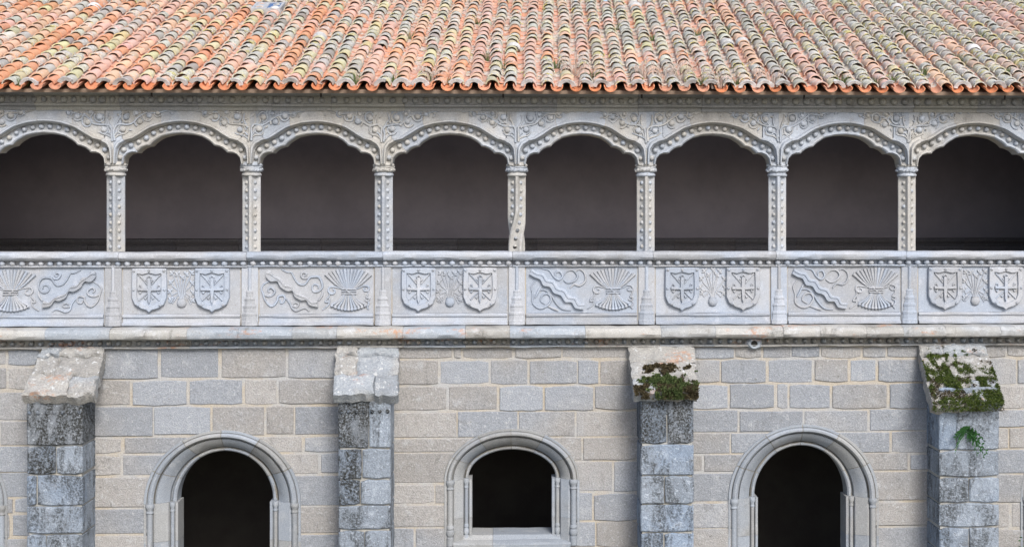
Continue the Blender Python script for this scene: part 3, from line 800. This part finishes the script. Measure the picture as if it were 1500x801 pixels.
WSEC = [(0,.5),(0,.20),(.05,.175),(.10,.172),(.14,.19),(.165,.235),(.20,.235),(.215,.155),(.35,.085),(.50,.03),(.60,.010),(.63,.045),(.65,.045),(.672,-.03),(.73,-.058),(.80,-.06),(.86,-.04),(.885,.012),(.90,-.022),(.985,-.024),(1,-.012),(1,.05)]
WL = ['tall round-headed cloister opening beyond the buttress with the lichen-spotted bare cap', 'tall round-headed opening between the lichen-spotted and the black-stained buttress', 'low arched window with a stone sill and full colonnettes',
      'tall round-headed cloister opening between the grassy and the mossiest buttress', 'tall round-headed cloister opening beyond the mossiest buttress']
def window(w, lab):
    t = thing('arched_opening', lab, 'arched opening', (w['x'], .2, w['low']), 'arched openings of the lower wall')
    nv = 7; cuts = [0, .15, .33, .495, .66, .84, 1.0]
    for a, c in zip(cuts, cuts[1:]):
        b = MB(); rows = []; nn = 12
        for k in range(nn+1):
            u = a+(c-a)*k/nn
            if k == 0 and a > 0: u += .0022
            if k == nn and c < 1: u -= .0022
            th = math.pi*(1-u); row = []
            for tt, y in WSEC:
                ra = w['a']+(w['oa']-w['a'])*tt; rb = w['b']+(w['ob']-w['b'])*tt
                xx = w['x']+ra*math.cos(th); zz_ = w['zs']+rb*math.sin(th)
                row.append((xx+.003*nz(xx*6, zz_*6, tt), y+.004*nz(xx*6, zz_*6, 4), zz_+.003*nz(xx*6, zz_*6, 8)))
            rows.append(row)
        m = len(WSEC); vs = [p for r in rows for p in r]; fs = []
        for i in range(nn):
            for q in range(m):
                l = (q+1) % m; fs.append((i*m+q, i*m+l, (i+1)*m+l, (i+1)*m+q))
        fs.append(tuple(reversed(range(m)))); fs.append(tuple(range(nn*m, nn*m+m)))
        b.add(vs, fs); emit(b, 'voussoir', M['surround'], t, 30)
    b = MB(); vs = []; fs = []; m = len(WSEC)          # joint mortar just behind the voussoirs
    for k in range(49):
        th = math.pi*k/48
        vs += [(w['x']+(w['a']+.006+(w['oa']-w['a']-.012)*tt)*math.cos(th), y+.006, w['zs']+(w['b']+.006+(w['ob']-w['b']-.012)*tt)*math.sin(th)) for tt, y in WSEC]
    for k in range(48):
        for q in range(m-1): fs.append((k*m+q, k*m+q+1, (k+1)*m+q+1, (k+1)*m+q)[::-1])
    b.add(vs, fs); emit(b, 'joint_mortar', M['joint'], t, 30)
    for s in (-1, 1):                                  # jamb stones and colonnettes
        js = [w['zs']]; z = w['zs']
        while z > w['low']+.01:
            h = .56 if z > w['low']+.9 else z-w['low']
            h = min(h, z-w['low']); z1 = z; z0 = z-h; z = z0
            b = MB(); ia = w['j']; oa = w['oa']
            sec = [(ia,.5),(ia,.115),(ia+.035,.105),(ia+.05,.15),(ia+.11,.15),(ia+.13,.08),(oa-.165,.005),(oa-.14,.01),(oa-.125,.03),(oa-.05,.03),(oa-.035,-.018),(oa-.004,-.02),(oa,-.01),(oa,.5)]
            m = len(sec); vs = []
            for zz_ in (z0+.002, (z0+z1)/2, z1-.002):
                vs += [(w['x']+s*(x_+.003*nz(x_*8, zz_*6)), y_+.003*nz(x_*8, zz_*5, 3), zz_) for x_, y_ in sec]
            fs = []
            for r in range(2):
                for q in range(m):
                    l = (q+1) % m; fs.append((r*m+q, r*m+l, (r+1)*m+l, (r+1)*m+q))
            fs.append(tuple(reversed(range(m)))); fs.append(tuple(range(2*m, 3*m)))
            if s < 0: fs = [tuple(reversed(f)) for f in fs]
            b.add(vs, [tuple(reversed(f)) for f in fs]); emit(b, 'jamb_stone', M['surround'], t, 30)
        for xo, yo, r in ((w['oa']-.088, -.005, .043), (w['j']+.08, .128, .028)):
            cx = w['x']+s*xo; zt = w['zs']-(.0 if w['kind'] else .01); zb = w['low']+.01
            if w['kind']: base = [(r*1.25, zb), (r*1.25, zb+.12), (r*1.0, zb+.13), (r*1.25, zb+.15), (r*1.5, zb+.18), (r*1.35, zb+.22), (r*1.0, zb+.235), (r*1.3, zb+.25), (r*1.3, zb+.275), (r*.95, zb+.30)]
            else: base = [(r*1.2, zb), (r*1.2, zb+.2), (r, zb+.22)]
            c = MB(); c.lathe(cx, yo, base[-1:]+[(r*.95, zt-.13)], 14, 0, .02); sh = emit(c, 'colonnette', M['surround'], t, 50)
            c = MB(); c.lathe(cx, yo, base, 14, 0, .02); emit(c, 'base', M['surround'], sh, 30)
            c = MB(); c.lathe(cx, yo, [(r*.95, zt-.135), (r*1.25, zt-.125), (r*1.2, zt-.105), (r, zt-.1), (r*1.05, zt-.075), (r*1.5, zt-.045), (r*1.55, zt-.02), (r*1.35, zt+.01)], 14, 0, .02); emit(c, 'capital', M['surround'], sh, 30)
    if w['kind']:
        xs = [w['x']-w['oa']+.13, w['x']-.28, w['x']+w['oa']-.13]
        for a, c in zip(xs, xs[1:]):
            b = MB(); b.extrude([(.52, w['low']-.03), (-.05, w['low']-.03), (-.06, w['low']+.03), (-.03, w['low']+.055), (.08, w['low']+.08), (.12, w['zb']-.02), (.52, w['zb'])], a+.002, c-.002, .1, .008, a)
            emit(b, 'sill_stone', M['surround'], t, 30)
    else:
        b = MB(); b.extrude([(.5, .02), (.0, .02), (-.01, w['zb']-.03), (.02, w['zb']), (.5, w['zb'])], w['x']-w['oa']+.02, w['x']+w['oa']-.02, .2, .005); emit(b, 'sill_stone', M['surround'], t, 30)
for w, lab in zip(WIN, WL): window(w, lab)

# ------------------------------------------------------------------ buttresses
def jag(x0, x1, z0, z1, n=5, j=.012, c=.03):
    pts = []
    for k in range(n+1): pts.append((x0+(x1-x0)*k/n, z0+j*rnd(-1, 1)+(c*rnd(.2, 1) if k in (0, n) else 0)))
    pts.append((x1+j*rnd(-1, 1), z0+(z1-z0)*.5))
    for k in range(n, -1, -1): pts.append((x0+(x1-x0)*k/n, z1+j*rnd(-1, 1)-(c*rnd(.2, 1) if k in (0, n) else 0)))
    pts.append((x0+j*rnd(-1, 1), z0+(z1-z0)*.5)); return pts
YF = -.65
BUT = [dict(x=(39,122), cap=(31,136), top=(61,154), rows=[(596,648,[0,1]),(648,690,[0,.52,1]),(690,735,[0,.18,1]),(735,776,[0,1]),(776,812,[0,.35,1]),(812,880,[0,1])], stain=2, lab='weathered buttress with lichen-spotted bare cap and dark streaked shaft'),
       dict(x=(495,573), cap=(488,583), top=(492,584), rows=[(600,655,[0,.58,1]),(655,700,[0,.45,1]),(700,738,[0,.42,1]),(738,774,[0,1]),(774,812,[0,.5,1]),(812,880,[0,1])], stain=3, lab='buttress with a rough grey cap above a black-stained upper shaft'),
       dict(x=(938,1017), cap=(929,1022), top=(920,1017), rows=[(603,652,[0,.5,1]),(652,698,[0,1]),(698,740,[0,.45,1]),(740,782,[0,1]),(782,815,[0,.44,1]),(815,880,[0,1])], stain=1, lab='buttress with a tuft of grass hanging over its pale cap'),  # top blocks in stained stone: black stain plus painted shade under the grass
       dict(x=(1375,1464), cap=(1366,1471), top=(1345,1443), rows=[(624,664,[0,.3,1]),(664,704,[0,1]),(704,742,[0,.5,1]),(742,778,[0,1]),(778,812,[0,.5,1]),(812,880,[0,1])], stain=0, lab='buttress whose cap is covered in green moss')]
CAPS = []
for bi, B in enumerate(BUT):
    x0, x1 = X(B['x'][0], YF), X(B['x'][1], YF)
    t = thing('buttress', B['lab'], 'buttress', ((x0+x1)/2, -.3, 0), 'buttresses of the lower wall')
    b = MB(); b.box(x0+.03, x1-.03, YF+.03, .0, 0, Z(590, YF)); emit(b, 'mortar_core', M['grey_mortar'], t, 0)
    for ri, (y0, y1, js) in enumerate(B['rows']):
        z1, z0 = Z(y0, YF), max(.02, Z(y1, YF))
        if ri == 0: z1 = Z(570, YF)
        if ri == len(B['rows'])-1: z0 = .02
        for k, (a, c) in enumerate(zip(js, js[1:])):
            xa, xb = x0+(x1-x0)*a, x0+(x1-x0)*c
            g = .008
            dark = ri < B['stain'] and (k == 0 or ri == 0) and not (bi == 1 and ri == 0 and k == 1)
            bb = MB(); pl = jag(xa+g, xb-g, z0+g, z1-g, 4, .008, .025)
            bb.prism(pl, YF-rnd(0, .018), .02, .018)
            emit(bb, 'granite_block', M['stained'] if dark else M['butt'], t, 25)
    # sloping cap of overlapping slabs
    ca, cb = X(B['cap'][0], -.8), X(B['cap'][1], -.8); ta, tb = X(B['top'][0], -.05), X(B['top'][1], -.05)
    yT, zT = -.04, Z(506, -.04)
    nose = 576 if bi < 3 else 596
    yB, zB = -.80, Z(nose, -.80)
    CAPS.append((ca, cb, ta, tb, yT, zT, yB, zB))
    nrm = Vector((0, -(zT-zB), (yT-yB))).normalized()
    if nrm.z < 0: nrm = -nrm
    def cp(u, v, h): 
        xa = ta+(ca-ta)*v; xb = tb+(cb-tb)*v
        p = Vector((xa+(xb-xa)*u, yT+(yB-yT)*v, zT+(zB-zT)*v)); return p+nrm*h
    strips = [(0, .20, [0, .34, 1]), (.20, .60, [0, .35, 1]), (.60, 1.0, [0, .62, 1])] if bi != 2 else [(0, .36, [0, 1]), (.36, .70, [0, 1]), (.70, 1.0, [0, .5, 1])]
    for v0, v1, us in strips:
        for ua, ub in zip(us, us[1:]):
            bb = MB(); n = 14; m = 9; H = rnd(0, .03); vs = []; fs = []
            for iv in range(m+1):
                for iu in range(n+1):
                    u = ua+(ub-ua)*iu/n; v = v0+(v1-v0)*iv/m
                    e = (iu in (0, n)) or (iv in (0, m))
                    p = cp(u+(.030*nz(v*9, bi, u)+.015*nz(v*31, bi, u) if iu in (0, n) else 0), v+(.05*nz(u*7, bi, v0)+.012*nz(u*23, bi, v0) if iv in (0, m) else 0), H+.030*nz(u*5+bi*3, v*5, 2)+.022*nz(u*13+bi, v*13, 5)+.012*nz(u*29+bi, v*29, 7)-(.026 if e else 0)+(.012 if iv == m-1 else 0))
                    vs.append(tuple(p))
            top = len(vs)
            per = [iu for iu in range(n+1)]+[iv*(n+1)+n for iv in range(1, m+1)]+[m*(n+1)+iu for iu in range(n-1, -1, -1)]+[iv*(n+1) for iv in range(m-1, 0, -1)]
            for k_ in per:
                p = Vector(vs[k_])-nrm*.16+Vector((0, .02, 0)); vs.append(tuple(p))
            for iv in range(m):
                for iu in range(n):
                    a = iv*(n+1)+iu; fs.append((a, a+n+1, a+n+2, a+1))
            for k_ in range(len(per)):
                l = (k_+1) % len(per); fs.append((per[k_], per[l], top+l, top+k_))
            fs.append(tuple(top+k_ for k_ in range(len(per))))
            bb.add(vs, fs); emit(bb, 'cap_slab', M['cap'], t, 40)
    # core wedge beneath the slabs
    bb = MB(); xa, xb = x0+.015, x1-.015
    q = lambda v, h: cp(.5, v, h)
    pr = [(0.0, Z(600)), (YF+.02, Z(600)), (YF+.02, q(.8, -.1).z), (q(.8, -.1).y if False else YF+.02, q(.82, -.1).z+.01), (-.02, q(0, -.1).z-.02)]
    bb.extrude(pr, xa, xb, .2, .0); emit(bb, 'cap_bed', M['stained'], t, 0)
    if bi < 2:
        nb = 7
        for k in range(nb):
            ball('stained', x0+.05+(x1-x0-.1)*k/(nb-1), YF-.012, Z(601 if bi else 600, YF), .030, t, 1.0)

# ------------------------------------------------------------------ tiled roof
TH = math.atan(.354); CT, STH = math.cos(TH), math.sin(TH)
YE = -.46; ZE = Z(130.5, YE)+.0; SK = .023; SLOPE = 6.06/CT
def RP(x, s, n): return (x+SK*s*CT, YE+s*CT-n*STH, ZE+s*STH+n*CT)
def roof_hit(px, py, h=0.0):
    u = (px-PPX)/F; v = (YH-py)/F; dx = math.sin(PSI)+u*math.cos(PSI); dy = math.cos(PSI)-u*math.sin(PSI)
    # ZC + t v = ZE+h + (y-YE)*tan ; y = -DIST + t dy
    t = (ZE+h-ZC+(-DIST-YE)*math.tan(TH))/(v-dy*math.tan(TH)); y = -DIST+t*dy; s = (y-YE)/CT
    return t*dx-SK*s*CT, s
roof = thing('tiled_roof', 'long pitched roof of orange, yellow and lichen-grey barrel tiles', 'roof', (0, 2.5, ZE))
PITCH = .2615; EX = .283; ROWS = int(SLOPE/EX)+1
XA, XB = XL-.35, XR+.4; NC = int((XB-XA)/PITCH)
PAL = dict(orange=(.62,.285,.15), peach=(.66,.42,.29), pink=(.62,.39,.31), yellow=(.56,.50,.29), grey=(.41,.395,.355), pale=(.56,.53,.46), dark=(.30,.275,.245), gold=(.56,.47,.22), olive=(.46,.43,.27))
def tile_colour(x, cb, s):
    g = min(1, max(0, (x+8)/16)); r = random.random()
    if cb is not None and r < .7: base = PAL[cb]; al = rnd(.1, .5)+.2*g
    else:
        wts = [('orange', .22-.14*g), ('peach', .34-.17*g), ('pink', .17-.02*g), ('yellow', .16-.01*g), ('grey', .12+.24*g), ('pale', .02+.05*g), ('dark', .04+.07*g), ('gold', .01+.06*g), ('olive', .01+.10*g)]
        tot = sum(w for _, w in wts); r = random.random()*tot
        for nme, w in wts:
            r -= w
            if r <= 0: break
        base = PAL[nme]; al = min(1, max(0, random.gauss(.44+.46*g, .2)))
    k = rnd(.86, 1.12); al += .9*max(0, nz(x*.55, s*.8, 4))-.08
    d = .12+.12*g; gr = (.50, .46, .39)
    return tuple((base[q]*k*rnd(.95, 1.05))*(1-d)+gr[q]*d for q in range(3))+(min(1, al),)
def sag(x, s): return .028*nz(x*.45, s*.5, 1.1)+.012*nz(x*1.7, s*1.4, 5)
def barrel(b, x, s0, ln, rl, ru, nl, nu, cover, colr, th=.016, dx=0.0, seg=8, rows=2, tilt=0.0, arc=1.0):
    """tapered half pipe: rl/ru radius and nl/nu height of the axis at the lower and upper end"""
    vs = []; fs = []; sg = 1 if cover else -1
    for r in range(rows):
        f = r/(rows-1); s = s0+ln*f; rad = rl+(ru-rl)*f; n0 = nl+(nu-nl)*f; xx = x+dx*(f-.3)
        for lay in (0, 1):
            rr = rad-(th if lay else 0)
            for k in range(seg+1):
                a = math.pi*(k/seg); ca, sa = math.cos(a), math.sin(a)
                lip = .006*nz(x*31+k*.7, s0*17) if r == 0 else 0
                px_ = xx+rr*ca*arc; nn = n0+sg*rr*sa*.86+tilt*ca*rad
                vs.append(RP(px_, s+lip, nn+sag(px_, s)))
    m = seg+1
    for r in range(rows-1):
        for lay in (0, 1):
            o = r*2*m+lay*m; q = (r+1)*2*m+lay*m
            for k in range(seg):
                f = (o+k, q+k, q+k+1, o+k+1)
                fs.append(f if (lay == 0) else tuple(reversed(f)))
        o = r*2*m; q = (r+1)*2*m
        fs.append((o, o+m, q+m, q)); fs.append((o+seg, q+seg, q+m+seg, o+m+seg))
    for k in range(seg):
        fs.append((k, k+1, m+k+1, m+k)); e = (rows-1)*2*m; fs.append((e+k, e+m+k, e+m+k+1, e+k+1))
    if not cover: fs = [tuple(reversed(f)) for f in fs]
    b.add(vs, fs, colr)
cover_stuff = MB(); chan_stuff = MB(); ncov = 0
biasset = [None]*9+['peach', 'pink', 'orange']
def vis(x): return X(-8) - .3 < x < X(1508) + .3
xe = [XA+PITCH*j+rnd(-.012, .012) for j in range(NC)]
cbias = [random.choice(biasset if xe[q] < 1 else [None]*10+['pink', 'grey', 'peach']) for q in range(NC)]
for j in range(NC):                                     # special columns seen in the photo
    for px in (148, 783, 1290):
        hx_, _ = roof_hit(px, 128 if px != 783 else 100)
        if abs(xe[j]-hx_) < PITCH/2: cbias[j] = 'peach' if px == 148 else 'pink'
mort_pts = []
for j in range(NC):
    ph = rnd(-.13, .13)
    for k in range(ROWS):
        s = k*EX + (ph*min(1, k/2.0)) + rnd(-.035, .035)*(k > 0)
        x = xe[j] + .042*nz(j*3.3, s*.45) + rnd(-.009, .009)
        if s > SLOPE: continue
        c = tile_colour(x, cbias[j], s); slip = random.random() < .05
        big = k < 5 and vis(x)
        b = MB() if big and ncov < 300 else cover_stuff
        barrel(b, x, s, .40, .100*rnd(.96, 1.05), .080, .042+rnd(0, .012), .016, True, c, .017, rnd(-.026, .026)*(2.6 if slip else 1), 8, 2, rnd(-.10, .10))
        if b is not cover_stuff: emit(b, 'cover_tile', M['tile'], roof, 40); ncov += 1
        # channel tile half a pitch over
        xc = x+PITCH/2; g = min(1, max(0, (x+8)/16))
        kk = rnd(.85, 1.12); base = random.choice([(.62,.33,.23), (.58,.34,.26), (.60,.30,.19), (.54,.33,.26)])
        al = rnd(.3, .75)+.2*g if k else rnd(0, .12)
        if k == 0: base = random.choice([(.62,.25,.13), (.60,.22,.10), (.62,.30,.19)])
        cc = (base[0]*kk, base[1]*kk, base[2]*kk, al)
        b2 = MB() if (k == 0 and vis(xc)) else chan_stuff
        barrel(b2, xc, s-(.115 if k == 0 else .06)+rnd(-.012, .012), .42, .088*rnd(.97, 1.04), .100, .072, .054, False, cc, .016, 0, 8)
        if b2 is not chan_stuff: emit(b2, 'channel_tile', M['tile'], roof, 40)
emit(cover_stuff, 'upper_cover_tiles', M['tile'], roof, 40, kind='stuff')
emit(chan_stuff, 'upper_channel_tiles', M['tile'], roof, 40, kind='stuff')
# mortar bedding smeared round the lowest cover tiles
for j in range(NC):
    if random.random() < .6:
        b = MB(); x = xe[j]; seg = 14; vs = []; fs = []; rows = 4; wid = rnd(.03, .13); k0, k1 = random.choice([(0, 14), (0, 14), (0, 9), (5, 14), (3, 12)])
        for r in range(rows):
            f = r/(rows-1)
            for k in range(seg+1):
                a = math.pi*(k/seg); rr = .104+(.016*math.sin(math.pi*min(1, f+.25)))-.012*(f == 1)
                ss = -.016-.012*nz(k*1.1, j)+f*wid*(.8+1.5*nz(k*.6, j*2.2))
                xx = x+rr*math.cos(a)*(1.0+.12*abs(math.cos(a)))
                vs.append(RP(xx, ss, .046+rr*math.sin(a)*.88+.008*nz(k, r*2, j)+sag(xx, ss)))
        m = seg+1
        for k in range(seg+1):                          # front lip
            p = vs[k]; a = math.pi*(k/seg); xx = x+.07*math.cos(a); vs.append(RP(xx, -.004, .03+.07*math.sin(a)))
        for r in range(rows-1):
            for k in range(k0, k1): fs.append((r*m+k, r*m+k+1, (r+1)*m+k+1, (r+1)*m+k)[::-1])
        for k in range(k0, k1): fs.append((k, k+1, rows*m+k+1, rows*m+k))
        b.add(vs, fs); emit(b, 'mortar_smear', M['white_mortar'], roof, 50)
# a few patches of mortar higher up
for px, py in ((398, 14), (470, 52), (132, 8), (1315, 8), (1075, 62), (1092, 60), (1425, 70), (745, 66), (930, 6)):
    x, s = roof_hit(px, py, .1); j = min(range(NC), key=lambda q: abs(xe[q]-x)); x = xe[j]; b = MB(); vs = []; fs = []
    for r in range(4):
        for k in range(11):
            a = math.pi*k/10; rr = .112+.01*nz(k, r, px); ss = s+(r-1.5)*.06*(1+.5*nz(k*.7, px)); vs.append(RP(x+rr*math.cos(a), ss, .048+rr*.9*math.sin(a)-(.03 if r in (0, 3) else 0)+sag(x, ss)))
    for r in range(3):
        for k in range(10): fs.append((r*11+k+1, r*11+k, (r+1)*11+k, (r+1)*11+k+1)[::-1])
    b.add(vs, fs); emit(b, 'mortar_patch', M['white_mortar'], roof, 60)
b = MB(); n = 60; vs = []; fs = []                       # bedding under the tiles, and the far slope
for i in range(n+1):
    x = XA+.02+(XB-XA-.04)*i/n
    vs += [RP(x, .06, -.09), RP(x, .06, -.045), RP(x, SLOPE*.5, -.05), RP(x, SLOPE, -.05), (RP(x, SLOPE, 0)[0], RP(x, SLOPE, 0)[1]+2.4, RP(x, SLOPE, 0)[2]-.9), (x, .6, 7.60), RP(x, .36, -.085)]
for i in range(n):
    for q in range(7):
        l = (q+1) % 7; fs.append((i*7+q, (i+1)*7+q, (i+1)*7+l, i*7+l))
fs.append(tuple(range(7))); fs.append(tuple(reversed(range(n*7, n*7+7))))
b.add(vs, fs); emit(b, 'roof_bed', M['deck'], roof, 0)

# roof light
b = MB(); xh, sh_ = roof_hit(372, 13, .12); wd, ln = .42, .46
def rl(x, s, n): return RP(xh+x, sh_+s, n)
hatch = thing('roof_light', 'small glazed roof light with a pale metal frame set among the tiles', 'roof light', rl(wd/2, ln/2, .1))
def pbox(b, x0, x1, s0, s1, n0, n1):
    v = [rl(x0,s0,n0),rl(x1,s0,n0),rl(x1,s1,n0),rl(x0,s1,n0),rl(x0,s0,n1),rl(x1,s0,n1),rl(x1,s1,n1),rl(x0,s1,n1)]
    b.add(v, [(3,2,1,0),(4,5,6,7),(0,1,5,4),(1,2,6,5),(2,3,7,6),(3,0,4,7)])
for q in ((-.04,wd+.04,-.04,.02), (-.04,wd+.04,ln-.02,ln+.04), (-.04,.0,.02,ln-.02), (wd,wd+.04,.02,ln-.02), (wd*.48,wd*.52,.02,ln-.02)):
    b2 = MB(); pbox(b2, *q, .02, .135); emit(b2, 'frame_bar', M['frame'], hatch, 0)
b2 = MB(); pbox(b2, .0, wd*.48, .02, ln-.02, .08, .125); emit(b2, 'blind_pane', M['frame'], hatch, 0)
b2 = MB(); pbox(b2, wd*.52, wd, .02, ln-.02, .08, .125); emit(b2, 'pane', M['glass'], hatch, 0)

# iron hooks below the eaves
def above(px):
    i = min(7, max(0, sum(1 for p in CPX if p < px)-1)); return '%s arch from twisted column %s' % (side_txt[i], SIDE(i).replace(' the ', ' '))
for k, px in enumerate((222, 470, 737, 940, 1178, 1472)):
    x = X(px, -.3); b = MB(); z = Z(141, -.3)
    b.tube([(x, -.12, z+.06), (x, -.24, z+.065), (x, -.30, z+.04), (x, -.30, z-.01), (x, -.285, z-.02)], .013, 6)
    tag(emit(b, 'iron_hook', M['iron'], None, 40), 'black iron hook under eaves above ' + above(px), 'hook', 'iron hooks under the eaves')

# ------------------------------------------------------------------ plants
def tuft(loc, n, h, spread, mats, name, label, cat, group=None, lean=(0, 0, 0), seeds=False):
    t = thing(name, label, cat, loc, group)
    for mi, mat in enumerate(mats):
        b = MB()
        for k in range(n):
            a = rnd(0, 6.28); rr = spread*math.sqrt(random.random()); p = Vector((loc[0]+rr*math.cos(a), loc[1]+rr*math.sin(a)*.6, loc[2]))
            d = Vector((math.cos(a)*rnd(.1, .7), math.sin(a)*rnd(.1, .6), 1)).normalized(); hh = h*rnd(.45, 1.05); wv = Vector((rnd(-1, 1), rnd(-1, 1), 0)).normalized()*rnd(.003, .007)
            q = p+d*hh*.6; r = p+d*hh+Vector((d.x, d.y, -.5))*hh*.25+Vector(lean)*hh
            b.add([p-wv, p+wv, q+wv*.7, q-wv*.7, r], [(0, 1, 2, 3), (3, 2, 4)])
            if seeds and random.random() < .5:
                b.tube([r, r+Vector((rnd(-.01, .01), 0, .02)), r+Vector((rnd(-.02, .02), 0, .045))], [.004, .010, .003], 4)
        emit(b, 'blades' if not seeds else 'seed_stems', mat, t, 0)
    return t
GREEN = [(38,126),(513,124),(567,122),(632,120),(660,124),(868,118),(1021,126),(1070,124),(1275,126),(1298,122),(1345,112),(1400,92),(1317,57),(1433,58),(1470,112),(1017,54),(950,62),(805,100),(740,102),(690,36),(895,45),(590,58),(1060,50),(1245,124),(725,90)]
DRY = [(940,116),(962,122),(990,118),(842,112),(1045,130),(640,122),(1140,124)]
def chan_at(px, py):
    x, s = roof_hit(px, py, .0); j = min(range(NC), key=lambda q: abs(xe[q]+PITCH/2-x)); xx = xe[j]+PITCH/2
    return RP(xx, max(-.02, s), .0+sag(xx, s))
for px, py in GREEN: tuft(chan_at(px, py), 46, rnd(.15, .24), .075, [M['grass']], 'grass_tuft', ('green tuft at the eave above ' if py > 105 else 'green tuft up the roof above ') + above(px), 'grass', 'green tufts between the roof tiles')
for px, py in DRY: tuft(chan_at(px, py), 60, rnd(.24, .36), .12, [M['drygrass']], 'dry_plant', 'dry seeded plant at the eave above ' + above(px), 'dry plant', 'dry plants along the eaves', seeds=True)

def moss(bi, name, label, mat, dens, test, h, cat):
    ca, cb, ta, tb, yT, zT, yB, zB = CAPS[bi]; nrm = Vector((0, -(zT-zB), (yT-yB))).normalized()
    if nrm.z < 0: nrm = -nrm
    b = MB()
    for k in range(dens):
        u, v = random.random(), rnd(.05, 1.07); f = test(u, v)
        if f <= 0: continue
        xa = ta+(ca-ta)*v; xb = tb+(cb-tb)*v; vv = min(v, 1.0)
        p = Vector((xa+(xb-xa)*u, yT+(yB-yT)*vv, zT+(zB-zT)*vv-(v-vv)*1.6))+nrm*.012
        for q in range(3):
            d = (nrm*rnd(.5, 1)+Vector((rnd(-1, 1), rnd(-1, .4), rnd(-.5, .8)))*.8).normalized()*h*rnd(.5, 1.2)*min(1, f*3+.3); w = Vector((rnd(-1, 1), rnd(-1, 1), rnd(-1, 1))).normalized()*h*.28
            b.add([p-w*.5, p+d*.55+w, p+d, p+d*.5-w], [(0, 1, 2, 3)])
    t = emit(b, name, mat, None, 0); tag(t, label, cat); return t
nmask = lambda u, v, sc, off: .75*nz(u*sc, v*sc*1.2, off)+.5*nz(u*sc*3.1, v*sc*3.1, off+4)+rnd(-.12, .12)
moss(3, 'moss_cushion', 'green moss cushions spread over the sloping buttress cap', M['moss'], 12000, lambda u, v: nmask(u, v, 3.6, 3.3)+.30-1.1*min(abs(v-.92), abs(v-.45)*1.3)-.9*max(0, .3-v), .036, 'moss')
moss(3, 'dead_moss', 'brown dead moss between green cushions on the mossiest buttress cap', M['brownmoss'], 9000, lambda u, v: nmask(u, v, 4.4, 9.1)+(.0 if v > .3 else -.3)-.02, .026, 'dead moss')
moss(2, 'grass_mat', 'green grass mat overhanging the pale buttress cap', M['grass'], 9000, lambda u, v: nmask(u, v, 5, 6.2)+.34-2.0*math.hypot((u-.62)*.66, (v-.90)*1.0), .07, 'grass')
moss(2, 'withered_grass', 'brown withered grass hanging from the edge of the pale buttress cap', M['brownmoss'], 9000, lambda u, v: nmask(u, v, 6, 1.2)+max(.34-2.2*abs(v-1.0)-.5*abs(u-.55), .16-3.0*abs(v-.5)-1.0*abs(u-.45)), .06, 'withered grass')
# fern below the mossy cap
def fern(loc, n, ln, label, name, mat, group=None):
    t = thing(name, label, 'fern', loc, group)
    for k in range(n):
        b = MB(); a = rnd(-1.2, 1.2); d = Vector((math.sin(a), -rnd(.35, .8), rnd(-.5, .75))).normalized(); L_ = ln*rnd(.6, 1.1); p = Vector(loc)
        pts = [p+d*L_*f+Vector((0, 0, -.75*L_*f*f)) for f in (0, .2, .4, .6, .8, 1)]
        b.tube(pts, .003, 4)
        for i, q in enumerate(pts[1:]):
            for s in (-1, 1):
                sd = d.cross(Vector((0, 1, .3))).normalized()*s; lw = L_*.26*(1.1-.13*i)
                tip = q+sd*lw+d*lw*.5; m1 = q+sd*lw*.5+d*lw*.55; m2 = q+sd*lw*.55-d*lw*.1
                b.add([q, m2, tip, m1], [(0, 1, 2, 3)])
        emit(b, 'frond', mat, t, 0)
    return t
fx, fz = W(1415, 632, -.68); fern((fx, -.68, fz), 17, .27, 'bright green fern sprouting from the shaft under the mossiest cap', 'fern', M['fern'])
fx = X(1520, -.5); t = thing('leafy_shrub', 'leafy green shrub standing at the foot of the wall beyond the mossiest buttress', 'shrub', (fx, -.5, 0))
b = MB(); b.tube([(fx, -.5, 0), (fx+.03, -.5, .5), (fx-.02, -.48, 1.0)], [.025, .018, .008], 6); emit(b, 'stem', M['brownmoss'], t, 40)
b = MB()
for k in range(700):
    p = Vector((fx+random.gauss(0, .13), -.5+random.gauss(0, .1), rnd(.45, 1.2))); d = Vector((rnd(-1, 1), rnd(-1, .5), rnd(-.3, 1))).normalized()*.05; w = Vector((rnd(-1, 1), rnd(-1, 1), rnd(-1, 1))).normalized()*.018
    b.add([p, p+d*.5+w, p+d, p+d*.5-w], [(0, 1, 2, 3)])
emit(b, 'foliage', M['fern'], t, 0)
